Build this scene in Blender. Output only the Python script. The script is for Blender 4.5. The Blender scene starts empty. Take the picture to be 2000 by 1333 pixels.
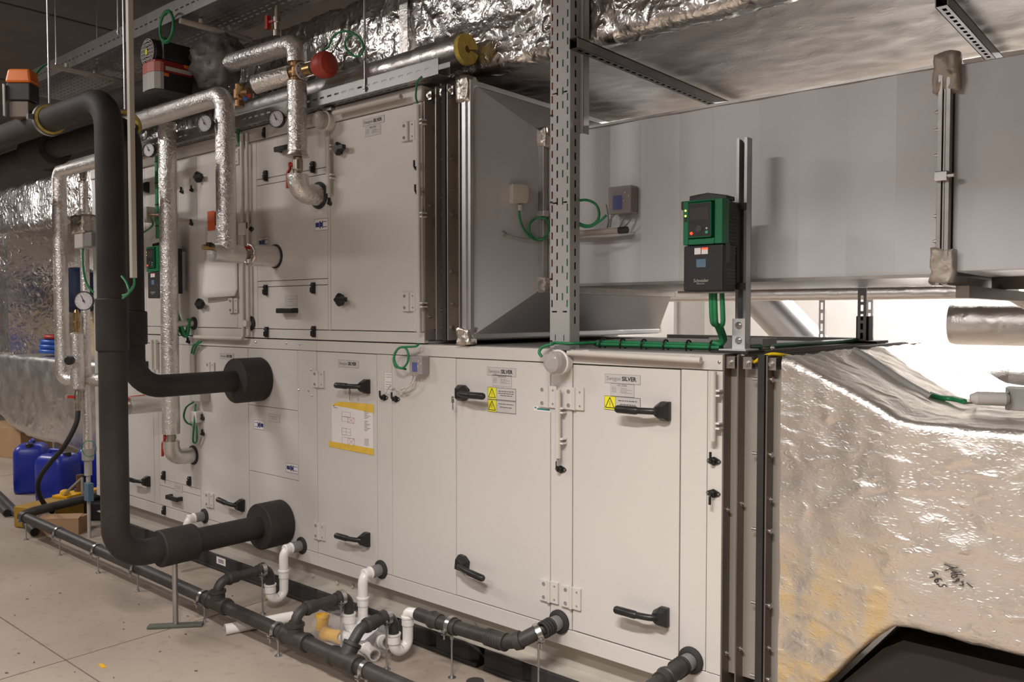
import bpy, bmesh, math, random
from mathutils import Vector as V, Matrix, noise
random.seed(7)
C = bpy.context.scene.collection
PI = math.pi
# ------------------------------------------------------------------ camera model (measured from the photograph)
CF, CH, YAW, PIT, CD = 1630.0, 1.6, math.radians(40.5), math.atan(54.5/1630), 2.724
FW = V((-math.sin(YAW)*math.cos(PIT), math.cos(YAW)*math.cos(PIT), -math.sin(PIT)))
RT = V((math.cos(YAW), math.sin(YAW), 0))
UP = V((-math.sin(YAW)*math.sin(PIT), math.cos(YAW)*math.sin(PIT), math.cos(PIT)))
CAM = V((0, -CD, CH))
def at(px, py, x=None, y=None, z=None):
    """the point of a real plane (x, y or z fixed) seen at a photo pixel"""
    d = FW + RT*((px-1000)/CF) + UP*((666.5-py)/CF)
    if y is not None: t = (y-CAM.y)/d.y
    elif z is not None: t = (z-CAM.z)/d.z
    else: t = (x-CAM.x)/d.x
    return CAM + d*t
def dep(p): return (V(p)-CAM).dot(FW)
def rad(w, p): return w/2*dep(p)/CF

# ------------------------------------------------------------------ materials
MT = {}
def nt(name):
    m = bpy.data.materials.new(name); m.use_nodes = True
    t = m.node_tree; b = t.nodes['Principled BSDF']
    MT[name] = m
    return m, t, b
def N(t, kind, **kw):
    n = t.nodes.new(kind)
    for k, v in kw.items():
        if k in n.inputs: n.inputs[k].default_value = v
        else: setattr(n, k, v)
    return n
def plain(name, col, rough=.5, metal=0, var=.06, scale=6, bump=0, bscale=60, spec=.5, emis=None, alpha=None, trans=0):
    m, t, b = nt(name)
    tc = N(t, 'ShaderNodeTexCoord')
    no = N(t, 'ShaderNodeTexNoise', Scale=scale, Detail=5.0)
    t.links.new(tc.outputs['Object'], no.inputs['Vector'])
    r = N(t, 'ShaderNodeValToRGB')
    r.color_ramp.elements[0].position = .3; r.color_ramp.elements[1].position = .7
    r.color_ramp.elements[0].color = tuple(max(0, c*(1-var)) for c in col)+(1,)
    r.color_ramp.elements[1].color = tuple(min(1, c*(1+var)) for c in col)+(1,)
    t.links.new(no.outputs['Fac'], r.inputs['Fac']); t.links.new(r.outputs['Color'], b.inputs['Base Color'])
    b.inputs['Roughness'].default_value = rough; b.inputs['Metallic'].default_value = metal
    b.inputs['Specular IOR Level'].default_value = spec
    if bump:
        n2 = N(t, 'ShaderNodeTexNoise', Scale=bscale, Detail=4.0)
        t.links.new(tc.outputs['Object'], n2.inputs['Vector'])
        bp = N(t, 'ShaderNodeBump', Strength=bump, Distance=.01)
        t.links.new(n2.outputs['Fac'], bp.inputs['Height']); t.links.new(bp.outputs['Normal'], b.inputs['Normal'])
    if emis:
        b.inputs['Emission Color'].default_value = tuple(emis[:3])+(1,); b.inputs['Emission Strength'].default_value = emis[3]
    if alpha is not None: b.inputs['Alpha'].default_value = alpha
    if trans: b.inputs['Transmission Weight'].default_value = trans
    return m
def foil(name, col=(.82, .80, .78), rough=.24, big=5., fine=28., st=.5, st2=.35, stretch=(1, 1, 1), tint=None, metal=1.0):
    m, t, b = nt(name)
    tc = N(t, 'ShaderNodeTexCoord'); mp = N(t, 'ShaderNodeMapping'); mp.inputs['Scale'].default_value = stretch
    t.links.new(tc.outputs['Object'], mp.inputs['Vector'])
    a = N(t, 'ShaderNodeTexNoise', noise_type='RIDGED_MULTIFRACTAL', Scale=big, Detail=4.0, Distortion=.6)
    c = N(t, 'ShaderNodeTexNoise', noise_type='RIDGED_MULTIFRACTAL', Scale=fine, Detail=3.0, Distortion=.4)
    for n in (a, c): t.links.new(mp.outputs['Vector'], n.inputs['Vector'])
    b1 = N(t, 'ShaderNodeBump', Strength=st, Distance=.02); b2 = N(t, 'ShaderNodeBump', Strength=st2, Distance=.004)
    t.links.new(a.outputs['Fac'], b1.inputs['Height']); t.links.new(c.outputs['Fac'], b2.inputs['Height'])
    t.links.new(b1.outputs['Normal'], b2.inputs['Normal']); t.links.new(b2.outputs['Normal'], b.inputs['Normal'])
    b.inputs['Metallic'].default_value = metal; b.inputs['Base Color'].default_value = col+(1,)
    rr = N(t, 'ShaderNodeMapRange'); n3 = N(t, 'ShaderNodeTexNoise', Scale=9.0)
    rr.inputs['To Min'].default_value = rough*.8; rr.inputs['To Max'].default_value = rough*1.5
    t.links.new(tc.outputs['Object'], n3.inputs['Vector']); t.links.new(n3.outputs['Fac'], rr.inputs['Value']); t.links.new(rr.outputs['Result'], b.inputs['Roughness'])
    if tint:      # second colour, less metallic, blended into a patch (object-space box with ragged edge)
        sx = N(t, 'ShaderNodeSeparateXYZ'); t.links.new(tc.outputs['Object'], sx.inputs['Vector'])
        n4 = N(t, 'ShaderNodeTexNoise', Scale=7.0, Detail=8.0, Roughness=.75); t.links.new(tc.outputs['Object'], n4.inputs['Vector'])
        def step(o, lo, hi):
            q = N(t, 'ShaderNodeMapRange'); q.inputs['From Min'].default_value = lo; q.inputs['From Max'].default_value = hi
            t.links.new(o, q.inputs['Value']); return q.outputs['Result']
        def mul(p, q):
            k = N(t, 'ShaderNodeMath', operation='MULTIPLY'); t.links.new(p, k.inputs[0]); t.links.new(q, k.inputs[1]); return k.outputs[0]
        zf = step(sx.outputs['Z'], tint['z1'], tint['z0']); xf = step(sx.outputs['X'], tint['x1'], tint['x0'])
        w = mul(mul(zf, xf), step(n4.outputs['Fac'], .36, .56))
        mx = N(t, 'ShaderNodeMix', data_type='RGBA'); mx.inputs['A'].default_value = col+(1,); mx.inputs['B'].default_value = tint['col']+(1,)
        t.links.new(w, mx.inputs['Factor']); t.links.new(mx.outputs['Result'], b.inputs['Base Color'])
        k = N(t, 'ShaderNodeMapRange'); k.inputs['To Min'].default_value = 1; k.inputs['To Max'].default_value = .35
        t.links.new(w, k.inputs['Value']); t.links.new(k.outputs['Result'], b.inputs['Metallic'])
    return m
plain('ahu_white', (.60, .565, .532), .42, var=.02, scale=2)
plain('ahu_frame', (.40, .375, .345), .5, var=.05, scale=3)
plain('panel_hidden', (.22, .2, .19), .7)
plain('white_plastic', (.74, .70, .66), .35, var=.03)
plain('pvc_white', (.80, .77, .74), .3, var=.03)
plain('conduit', (.58, .54, .49), .45, var=.05)
plain('grey_plastic', (.20, .19, .185), .4, var=.06)
plain('light_grey', (.44, .42, .39), .5)
plain('black_plastic', (.012, .012, .012), .38, var=.2, bump=.05, bscale=200)
plain('black_rubber', (.022, .02, .0185), .72, var=.25, scale=9, bump=.1, bscale=90)
plain('insul_black', (.030, .0255, .0225), .68, var=.3, scale=5, bump=.12, bscale=40, spec=.4)
plain('drain_pipe', (.036, .032, .029), .52, var=.35, scale=14, bump=.08, bscale=60)
plain('block_black', (.025, .023, .022), .7, var=.3, scale=8, bump=.15, bscale=70)
plain('screw', (.55, .53, .5), .3, 1)
plain('post_grey', (.50, .495, .485), .5, .45, var=.05, scale=5)
plain('steel', (.58, .57, .56), .3, 1, var=.1, scale=12)
plain('zinc', (.50, .50, .51), .36, 1, var=.12, scale=10)
plain('galv', (.62, .62, .63), .42, 1, var=.10, scale=2.5, bump=.05, bscale=9)
plain('base_beige', (.47, .43, .375), .5, var=.06)
plain('galv_bright', (.62, .62, .625), .52, .55, var=.06, scale=2.5, bump=.04, bscale=9)
plain('galv_flange', (.42, .40, .38), .38, 1, var=.15, scale=14)
plain('conn_sheet', (.40, .365, .325), .42, .55, var=.08, scale=3)
plain('conn_dark', (.17, .14, .115), .5, .5, var=.15, scale=4)
plain('brass', (.42, .28, .12), .35, 1, var=.2, scale=20)
plain('bronze', (.30, .17, .08), .42, .8, var=.4, scale=24, bump=.2)
plain('nickel', (.45, .40, .34), .35, 1, var=.15, scale=20)
plain('red_paint', (.42, .020, .012), .4, var=.1)
plain('actuator_red', (.40, .05, .028), .5, var=.12)
plain('pump_red', (.23, .012, .010), .4, var=.1)
plain('pump_pink', (.50, .16, .13), .5)
plain('orange', (.70, .17, .02), .45, var=.1)
plain('orange_label', (.62, .10, .015), .6)
plain('green_cable', (.018, .20, .072), .45, var=.15, scale=30)
plain('green_vfd', (.006, .14, .055), .4)
plain('vfd_dark', (.016, .0155, .017), .48, var=.15)
plain('vfd_side', (.05, .05, .054), .45)
plain('screen', (.055, .05, .047), .25)
plain('led', (.8, .8, .1), .5, emis=(.9, .85, .1, 3))
plain('led_red', (.8, .06, .02), .5, emis=(.9, .08, .02, .8))
plain('led_green', (.05, .4, .2), .5)
plain('blue_sticker', (.09, .16, .23), .5)
plain('paper', (.74, .70, .69), .7, var=.02)
plain('ink', (.035, .03, .03), .7)
plain('ink_grey', (.26, .24, .24), .7)
plain('ink_blue', (.03, .045, .17), .7)
plain('ink_red', (.5, .12, .12), .7)
plain('teal', (.03, .22, .20), .6)
plain('warn_yellow', (.80, .75, .03), .5, var=.03)
plain('tape_yellow', (.74, .48, .06), .55, var=.08, scale=20)
plain('yellow', (.78, .42, .005), .4, var=.1)
plain('yellow_cable', (.72, .50, .01), .45)
plain('joint', (.13, .105, .085), .8)
plain('chips', (.19, .13, .09), .8, var=.4)
plain('wool_yellow', (.66, .50, .12), .9, var=.15, scale=40, bump=.4, bscale=90)
plain('sticker', (.52, .50, .485), .45, var=.02)
plain('blue_drum', (.012, .028, .33), .38, var=.12, scale=5)
plain('blue_hose', (.02, .09, .42), .4)
plain('blue_dark', (.012, .026, .085), .5)
plain('cardboard', (.36, .22, .12), .85, var=.08)
plain('machine_yellow', (.36, .21, .02), .5, var=.15)
plain('rust', (.10, .05, .025), .8, var=.3)
plain('lagging', (.16, .145, .14), .55, var=.25, scale=7, bump=.6, bscale=14)
plain('ceiling_concrete', (.15, .13, .115), .9, var=.15, scale=2, bump=.15, bscale=14)
plain('wall_paint', (.80, .78, .75), .8, var=.03)
plain('wall_grey', (.26, .24, .225), .85, var=.05)
plain('trim_grey', (.42, .41, .40), .6)
plain('dial', (.58, .55, .56), .4)
plain('trunking', (.46, .41, .36), .5, var=.06)
plain('foot_green', (.10, .105, .085), .7)
plain('wire_grey', (.28, .27, .255), .4, var=.1)
plain('cable_orange', (.75, .12, .03), .5)
plain('cable_red', (.35, .03, .02), .5)
plain('clear_plastic', (.72, .68, .65), .12, trans=.55, var=.02)
plain('bag_clear', (.9, .88, .87), .15, trans=.0, alpha=.15, bump=.5, bscale=16)
plain('smoked_clear', (.42, .38, .38), .15, alpha=.72)
plain('blue_module', (.09, .11, .28), .5)
foil('foil_pipe', (.80, .77, .745), .36, 40, 120, .28, .6)
foil('foil_smooth', (.74, .715, .69), .34, 9, 60, .35, .3)
foil('foil_duct', (.80, .77, .745), .24, 15, 55, .9, .7)
foil('foil_front', (.74, .695, .65), .37, 10, 64, .5, .5, stretch=(1, 1, 1.8), tint=dict(z0=-.15, z1=.17, x0=-.66, x1=-.56, col=(.62, .46, .24)))
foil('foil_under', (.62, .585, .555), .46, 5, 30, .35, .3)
plain('roof_grey', (.25, .235, .22), .5, .3, var=.08)
plain('tray_rail', (.34, .33, .32), .45, .6, var=.08)
plain('sensor_beige', (.50, .46, .40), .5)
plain('duct_dark', (.028, .024, .021), .5, .4, var=.15, scale=3)
plain('rail_dark', (.20, .195, .19), .42, 1, var=.1)
foil('tape_foil', (.72, .66, .60), .33, 20, 60, .7, .5)
foil('tape_tan', (.52, .46, .40), .5, 18, 60, .7, .5, metal=.6)
# floor: cast concrete, light tan, saw-cut joints and small stains
def floor_mat():
    m, t, b = nt('floor_concrete')
    tc = N(t, 'ShaderNodeTexCoord')
    n1 = N(t, 'ShaderNodeTexNoise', Scale=1.3, Detail=6.0); n2 = N(t, 'ShaderNodeTexNoise', Scale=22.0, Detail=5.0)
    for n in (n1, n2): t.links.new(tc.outputs['Object'], n.inputs['Vector'])
    r = N(t, 'ShaderNodeValToRGB'); r.color_ramp.elements[0].position = .32; r.color_ramp.elements[1].position = .68
    r.color_ramp.elements[0].color = (.30, .244, .198, 1); r.color_ramp.elements[1].color = (.385, .32, .265, 1)
    t.links.new(n1.outputs['Fac'], r.inputs['Fac'])
    r2 = N(t, 'ShaderNodeValToRGB'); r2.color_ramp.elements[0].position = .30; r2.color_ramp.elements[1].position = .42
    r2.color_ramp.elements[0].color = (.72, .70, .68, 1); r2.color_ramp.elements[1].color = (1, 1, 1, 1)
    t.links.new(n2.outputs['Fac'], r2.inputs['Fac'])
    mx = N(t, 'ShaderNodeMix', data_type='RGBA', blend_type='MULTIPLY'); mx.inputs['Factor'].default_value = .5
    t.links.new(r.outputs['Color'], mx.inputs['A']); t.links.new(r2.outputs['Color'], mx.inputs['B'])
    t.links.new(mx.outputs['Result'], b.inputs['Base Color']); b.inputs['Roughness'].default_value = .6
    bp = N(t, 'ShaderNodeBump', Strength=.08, Distance=.01); t.links.new(n2.outputs['Fac'], bp.inputs['Height']); t.links.new(bp.outputs['Normal'], b.inputs['Normal'])
floor_mat()

# ------------------------------------------------------------------ object helpers
ORG = {}
def tag(o, label=None, cat=None, group=None, kind=None):
    if label: o['label'] = label
    if cat: o['category'] = cat
    if group: o['group'] = group
    if kind: o['kind'] = kind
    return o
def T(name, label, cat, loc, group=None):
    o = bpy.data.objects.new(name, None); o.empty_display_size = .1; C.objects.link(o)
    o.location = V(loc); ORG[o] = V(loc)
    return tag(o, label, cat, group)
def fillet(pts, r, n=6):
    pts = [V(p) for p in pts]; out = [pts[0]]
    for i in range(1, len(pts)-1):
        a, b, c = pts[i-1], pts[i], pts[i+1]
        u = (a-b); w = (c-b); lu, lw = u.length, w.length; u.normalize(); w.normalize()
        ang = u.angle(w)
        if ang > PI-.02: out.append(b); continue
        d = min(r/math.tan(ang/2), lu*.49 if i > 1 else lu*.98, lw*.49 if i < len(pts)-2 else lw*.98)
        rr = d*math.tan(ang/2); bis = (u+w).normalized(); ctr = b+bis*(rr/math.sin(ang/2))
        p0, p1 = b+u*d-ctr, b+w*d-ctr
        tot = p0.angle(p1); ax = p0.cross(p1).normalized()
        for k in range(n+1):
            out.append(ctr+Matrix.Rotation(tot*k/n, 3, ax) @ p0)
    out.append(pts[-1]); return out
def spline(pts, n=6):
    pts = [V(p) for p in pts]; out = []
    for i in range(len(pts)-1):
        p0 = pts[max(i-1, 0)]; p1 = pts[i]; p2 = pts[i+1]; p3 = pts[min(i+2, len(pts)-1)]
        for k in range(n):
            s = k/n
            out.append(.5*((2*p1)+(p2-p0)*s+(2*p0-5*p1+4*p2-p3)*s*s+(3*p1-p0-3*p2+p3)*s**3))
    out.append(pts[-1]); return out
class MB:
    def __init__(s): s.v = []; s.f = []; s.m = []; s.sm = []
    def add(s, vs, fs, m=0, sm=False):
        k = len(s.v); s.v += [V(v) for v in vs]
        for f in fs: s.f.append([i+k for i in f]); s.m.append(m); s.sm.append(sm)
        return s
    def box(s, x0, x1, y0, y1, z0, z1, m=0):
        vs = [(x, y, z) for x in (x0, x1) for y in (y0, y1) for z in (z0, z1)]
        return s.add(vs, [(0, 1, 3, 2), (4, 6, 7, 5), (0, 4, 5, 1), (2, 3, 7, 6), (0, 2, 6, 4), (1, 5, 7, 3)], m)
    def bar(s, p0, p1, w, h, up=(0, 0, 1), m=0):
        p0, p1 = V(p0), V(p1); d = (p1-p0).normalized(); u = V(up); sd = d.cross(u).normalized(); u = sd.cross(d)
        vs = [p+sd*a*w/2+u*b*h/2 for p in (p0, p1) for a in (-1, 1) for b in (-1, 1)]
        return s.add(vs, [(0, 1, 3, 2), (4, 6, 7, 5), (0, 4, 5, 1), (2, 3, 7, 6), (0, 2, 6, 4), (1, 5, 7, 3)], m)
    def tube(s, pts, r, seg=14, m=0, cap=True, closed=False, sm=True):
        pts = [V(p) for p in pts]; n = len(pts)
        rs = r if isinstance(r, (list, tuple)) else [r]*n
        tan = []
        for i in range(n):
            a = pts[(i-1) % n] if (closed or i > 0) else pts[i]; b = pts[(i+1) % n] if (closed or i < n-1) else pts[i]
            d = b-a; tan.append(d.normalized() if d.length > 1e-9 else V((0, 0, 1)))
        ref = V((0, 0, 1)) if abs(tan[0].z) < .9 else V((0, 1, 0))
        nr = tan[0].cross(ref).normalized(); vs = []
        for i in range(n):
            if i:
                ax = tan[i-1].cross(tan[i])
                if ax.length > 1e-6: nr = Matrix.Rotation(tan[i-1].angle(tan[i]), 3, ax.normalized()) @ nr
                nr = (nr-tan[i]*nr.dot(tan[i])).normalized()
            bn = tan[i].cross(nr)
            for k in range(seg):
                a = 2*PI*k/seg; vs.append(pts[i]+(nr*math.cos(a)+bn*math.sin(a))*rs[i])
        fs = []
        for i in range(n if closed else n-1):
            j = (i+1) % n
            for k in range(seg): fs.append((i*seg+k, i*seg+(k+1) % seg, j*seg+(k+1) % seg, j*seg+k))
        s.add(vs, fs, m, sm)
        if cap and not closed:
            s.add(vs[:seg], [tuple(range(seg))[::-1]], m); s.add(vs[-seg:], [tuple(range(seg))], m)
        return s
    def cyl(s, p0, p1, r0, r1=None, seg=18, m=0, cap=True): return s.tube([p0, p1], [r0, r0 if r1 is None else r1], seg, m, cap)
    def lathe(s, o, ax, prof, seg=24, m=0, cap=True):
        """prof: (distance along the axis, radius) list; hard edges where a distance repeats"""
        o = V(o); ax = V(ax).normalized(); ref = V((0, 0, 1)) if abs(ax.z) < .9 else V((0, 1, 0))
        a = ax.cross(ref).normalized(); b = ax.cross(a)
        for i in range(len(prof)-1):
            (t0, r0), (t1, r1) = prof[i], prof[i+1]
            vs = [o+ax*t+(a*math.cos(2*PI*k/seg)+b*math.sin(2*PI*k/seg))*r for t, r in ((t0, r0), (t1, r1)) for k in range(seg)]
            s.add(vs, [(k, (k+1) % seg, seg+(k+1) % seg, seg+k) for k in range(seg)], m, abs(t1-t0) > 1e-6)
        if cap:
            for t, r in (prof[0], prof[-1]):
                if r > 1e-5: s.add([o+ax*t+(a*math.cos(2*PI*k/seg)+b*math.sin(2*PI*k/seg))*r for k in range(seg)], [tuple(range(seg))], m)
        return s
    def ring(s, c, ax, R, r, seg=28, k=8, m=0, flat=None):
        c = V(c); ax = V(ax).normalized(); ref = V((0, 0, 1)) if abs(ax.z) < .9 else V((0, 1, 0))
        a = ax.cross(ref).normalized(); b = ax.cross(a)
        if flat:     # a band: inner R, outer R+r, width flat
            return s.lathe(c-ax*flat/2, ax, [(0, R), (0, R+r), (flat, R+r), (flat, R), (0, R)], seg, m, cap=False)
        return s.tube([c+(a*math.cos(2*PI*i/seg)+b*math.sin(2*PI*i/seg))*R for i in range(seg)], r, k, m, closed=True)
    def prism(s, poly, ext, m=0):
        poly = [V(p) for p in poly]; e = V(ext); n = len(poly)
        return s.add(poly+[p+e for p in poly], [tuple(range(n))[::-1], tuple(range(n, 2*n))]+[(i, (i+1) % n, n+(i+1) % n, n+i) for i in range(n)], m)
    def face(s, *ps, m=0): return s.add(ps, [tuple(range(len(ps)))], m)
    def plate(s, o, u, v, W, H, holes, m=0):
        """flat sheet with rectangular holes: u, v unit vectors; holes = (u0,u1,v0,v1)"""
        o, u, v = V(o), V(u), V(v)
        us = sorted({0, W} | {q for h in holes for q in h[:2]}); vs = sorted({0, H} | {q for h in holes for q in h[2:]})
        hs = {}
        for h in holes:
            for a in us:
                if h[0] <= a < h[1]:
                    hs.setdefault(a, []).append((h[2], h[3]))
        for i in range(len(us)-1):
            a, b = us[i], us[i+1]; hl = sorted(set(hs.get(a, []))); z = 0
            for (c, d) in hl+[(H, H)]:
                if c > z+1e-6: s.add([o+u*a+v*z, o+u*b+v*z, o+u*b+v*c, o+u*a+v*c], [(0, 1, 2, 3)], m)
                z = max(z, d)
        return s
    def obj(s, name, mats, parent=None, label=None, cat=None, group=None, kind=None, bevel=0, solid=0, at=None, base=False, weld=False):
        if isinstance(mats, str): mats = [mats]
        me = bpy.data.meshes.new(name)
        if at is None:
            lo = V([min(v[i] for v in s.v) for i in range(3)]); hi = V([max(v[i] for v in s.v) for i in range(3)])
            org = (lo+hi)/2
            if parent is None: org.z = lo.z
            vs = [v-org for v in s.v]
        else: org = V(at); vs = s.v
        me.from_pydata([tuple(v) for v in vs], [], s.f); me.update()
        for q in mats: me.materials.append(MT[q])
        me.polygons.foreach_set('material_index', s.m); me.polygons.foreach_set('use_smooth', s.sm)
        bm = bmesh.new(); bm.from_mesh(me)
        if weld: bmesh.ops.remove_doubles(bm, verts=bm.verts, dist=1e-5)
        bmesh.ops.recalc_face_normals(bm, faces=bm.faces); bm.to_mesh(me); bm.free()
        return link(name, me, parent, org, label, cat, group, kind, bevel, solid)
def link(name, me, parent, org, label=None, cat=None, group=None, kind=None, bevel=0, solid=0, rot=None):
    o = bpy.data.objects.new(name, me); C.objects.link(o); org = V(org)
    if parent is not None: o.parent = parent; o.location = org-ORG[parent]
    else: o.location = org
    if rot: o.rotation_euler = rot
    ORG[o] = org
    if solid:
        q = o.modifiers.new('solid', 'SOLIDIFY'); q.thickness = solid; q.offset = 0
    if bevel:
        q = o.modifiers.new('bevel', 'BEVEL'); q.width = bevel; q.segments = 2; q.limit_method = 'ANGLE'; q.angle_limit = .7
    return tag(o, label, cat, group, kind)
CACHE = {}
def put(key, fn, mats, name, parent, loc, rot=None, bevel=0, label=None, cat=None, group=None):
    """one shared mesh, many objects"""
    if key not in CACHE:
        o = fn().obj(name, mats, parent, at=loc, bevel=bevel, label=label, cat=cat, group=group); CACHE[key] = o.data
        if rot: o.rotation_euler = rot
        return o
    return link(name, CACHE[key], parent, loc, label, cat, group, None, bevel, rot=rot)
def dup(root, delta, label=None, group=None):
    """copy a thing with its parts and sub-parts, moved by delta"""
    r = root.copy(); C.objects.link(r); r.location = root.location+V(delta); ORG[r] = ORG[root]+V(delta)
    if label: r['label'] = label
    if group: r['group'] = group
    for ch in root.children:
        c = ch.copy(); C.objects.link(c); c.parent = r; ORG[c] = ORG[ch]+V(delta)
        for g in ch.children:
            d = g.copy(); C.objects.link(d); d.parent = c; ORG[d] = ORG[g]+V(delta)
    return r
def text(name, s, h, pos, mats, parent, width=None, right=(1, 0, 0), up=(0, 0, 1), depth=.0004, bold=0):
    """lettering as a thin mesh lying on a surface"""
    cu = bpy.data.curves.new(name, 'FONT'); cu.body = s; cu.size = h*1.38; cu.extrude = depth; cu.offset = bold; cu.resolution_u = 3
    ob = bpy.data.objects.new(name, cu); C.objects.link(ob)
    dg = bpy.context.evaluated_depsgraph_get(); me = bpy.data.meshes.new_from_object(ob.evaluated_get(dg))
    bpy.data.objects.remove(ob); bpy.data.curves.remove(cu)
    xs = [v.co.x for v in me.vertices]; ys = [v.co.y for v in me.vertices]
    w = max(xs)-min(xs); kx = (width/w) if width else 1; x0 = min(xs)
    r, u = V(right).normalized(), V(up).normalized(); n = r.cross(u)
    for v in me.vertices: v.co = r*((v.co.x-x0)*kx)+u*v.co.y+n*v.co.z
    me.materials.clear(); me.materials.append(MT[mats])
    return link(name, me, parent, pos)
def loft(mb, st, r, step=.05, amp=.006, nq=4, freq=5., m=0, seed=0, under=None):
    """rounded-rectangle duct skin along x through stations (x,y0,y1,z0,z1), crumpled by noise"""
    xs = []
    for i in range(len(st)-1):
        n = max(1, int(abs(st[i+1][0]-st[i][0])/step))
        for k in range(n): xs.append((i, k/n))
    xs.append((len(st)-2, 1.0)); rows = []
    for i, t in xs:
        a, b = st[i], st[i+1]; q = [a[j]*(1-t)+b[j]*t for j in range(5)]
        x, y0, y1, z0, z1 = q; pts = []
        cs = [((y0+r, z0+r), PI, 1.5*PI), ((y1-r, z0+r), 1.5*PI, 2*PI), ((y1-r, z1-r), 0, .5*PI), ((y0+r, z1-r), .5*PI, PI)]
        Ny = max(4, int((max(s_[2]-s_[1] for s_ in st))/step)); Nz = max(4, int((max(s_[4]-s_[3] for s_ in st))/step))
        for ci, ((cy, cz), a0, a1) in enumerate(cs):
            for k in range(nq+1):
                an = a0+(a1-a0)*k/nq; pts.append((V((x, cy+r*math.cos(an), cz+r*math.sin(an))), V((0, math.cos(an), math.sin(an)))))
            nx = cs[(ci+1) % 4]; e0 = pts[-1][0]; an = nx[1]
            e1 = V((x, nx[0][0]+r*math.cos(an), nx[0][1]+r*math.sin(an))); nn = Ny if ci % 2 == 0 else Nz
            for k in range(1, nn): pts.append((e0.lerp(e1, k/nn), V((0, math.cos(an), math.sin(an)))))
        row = []
        for p, n in pts:
            s1 = noise.ridged_multi_fractal(p*freq+V((seed, seed*2, 0)), 1., 2.1, 3, 1., 2.)
            s2 = noise.noise(p*freq*.45+V((seed+9, 3, 1)))
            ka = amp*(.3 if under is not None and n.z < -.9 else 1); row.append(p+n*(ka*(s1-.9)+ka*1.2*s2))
        rows.append(row)
    n = len(rows[0]); vs = [p for rw in rows for p in rw]; fs = []
    for i in range(len(rows)-1):
        for k in range(n): fs.append((i*n+k, i*n+(k+1) % n, (i+1)*n+(k+1) % n, (i+1)*n+k))
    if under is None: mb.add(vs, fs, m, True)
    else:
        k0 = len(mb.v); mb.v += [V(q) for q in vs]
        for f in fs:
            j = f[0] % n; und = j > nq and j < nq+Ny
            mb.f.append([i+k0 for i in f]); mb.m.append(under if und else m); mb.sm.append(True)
    mb.add(rows[0], [tuple(range(n))], m); mb.add(rows[-1], [tuple(range(n))], m)
    return mb
def hexbolt(o, ax, r=.009, h=.008):
    return MB().lathe(o, ax, [(0, r*1.7), (.002, r*1.7), (.002, r)], 16).lathe(V(o)+V(ax).normalized()*.002, ax, [(0, r), (h, r), (h, 0)], 6)
# ------------------------------------------------------------------ the room
RX0, RX1, RY0, RY1, RZ = -15.5, 4.5, -5.2, 6.2, 4.05
def struct(name, mb, mats): return mb.obj(name, mats, kind='structure')
struct('floor', MB().box(RX0, RX1, RY0, RY1, -.2, 0), 'floor_concrete')
ce = MB().box(RX0, RX1, RY0, RY1, RZ, RZ+.2)
struct('ceiling', ce, 'ceiling_concrete')
struct('wall_back', MB().box(RX0-.2, RX1+.2, RY1, RY1+.2, 0, RZ), 'wall_paint')
struct('wall_front', MB().box(RX0-.2, RX1+.2, RY0-.2, RY0, 0, RZ), 'wall_grey')
struct('wall_left', MB().box(RX0-.2, RX0, RY0, RY1, 0, RZ), 'wall_grey')
struct('wall_right', MB().box(RX1, RX1+.2, RY0, RY1, 0, RZ), 'wall_grey')
# saw-cut joints in the slab and a board joint in the cast ceiling
sc = MB()
sc.box(-15, 4, -1.176, -1.171, 0, .0012)
for xx in (-9.1, -4.03, 1.2): sc.box(xx-.002, xx+.002, RY0+.05, -1.17 if xx == 99 else 0.4, 0, .0012)
struct('trim_1', sc, 'joint')
q0 = at(22, 9, z=RZ); jt = MB()
for k in range(-2, 4): jt.box(q0.x+2.4*k-.012, q0.x+2.4*k+.012, RY0, RY1, RZ-.006, RZ)
struct('trim_2', jt, 'ink')
a = at(1312, 620, y=5.9); b = at(1368, 620, y=5.9)
struct('trim_3', MB().box(a.x-.03, b.x, 6.0, 6.2, 0, RZ).box(a.x-.01, a.x+.01, 5.97, 6.0, 0, RZ), 'light_grey')

def F(px, py, y=0.): return at(px, py, y=y)
def fx(px, py=900): return F(px, py).x
LX0, LX1, LZ0, LZ1 = -6.45, -1.347, .229, 1.455
UX0, UX1, UZ0, UZ1 = -6.45, -2.871, 1.4565, 2.665
DEP = 1.66
G = .0025
def panel(mb, x0, x1, z0, z1, g=G, y=0, t=.03): return mb.box(x0+g, x1-g, y, t, z0+g, z1-g)

# builders of repeated fittings, each about its own origin on the panel face (y = 0, outward is -y)
def b_handle(sx):       # wedge-shaped rose, neck and round grip pointing along sx
    def f():
        m = MB()
        p = [(-sx*.030, -.036), (sx*.004, -.036), (sx*.030, -.018), (sx*.030, .018), (sx*.004, .036), (-sx*.030, .036)]
        k = [(-sx*.022, -.028), (sx*.002, -.028), (sx*.022, -.014), (sx*.022, .014), (sx*.002, .028), (-sx*.022, .028)]
        n = 6; vs = [(x, 0, z) for x, z in p]+[(x, -.018, z) for x, z in p]+[(x, -.045, z*.8) for x, z in k]
        m.add(vs, [tuple(range(12, 18))]+[(i, (i+1) % n, n+(i+1) % n, n+i) for i in range(n)]+[(n+i, n+(i+1) % n, 2*n+(i+1) % n, 2*n+i) for i in range(n)])
        m.tube(spline([(0, -.035, 0), (sx*.02, -.052, .001), (sx*.05, -.060, .001), (sx*.085, -.062, 0)], 4), .0125, 12)
        m.tube([(sx*.075, -.062, 0), (sx*.083, -.062, 0), (sx*.165, -.062, 0), (sx*.172, -.062, 0)], [.0125, .0155, .0155, .012], 14)
        return m
    return f
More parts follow.
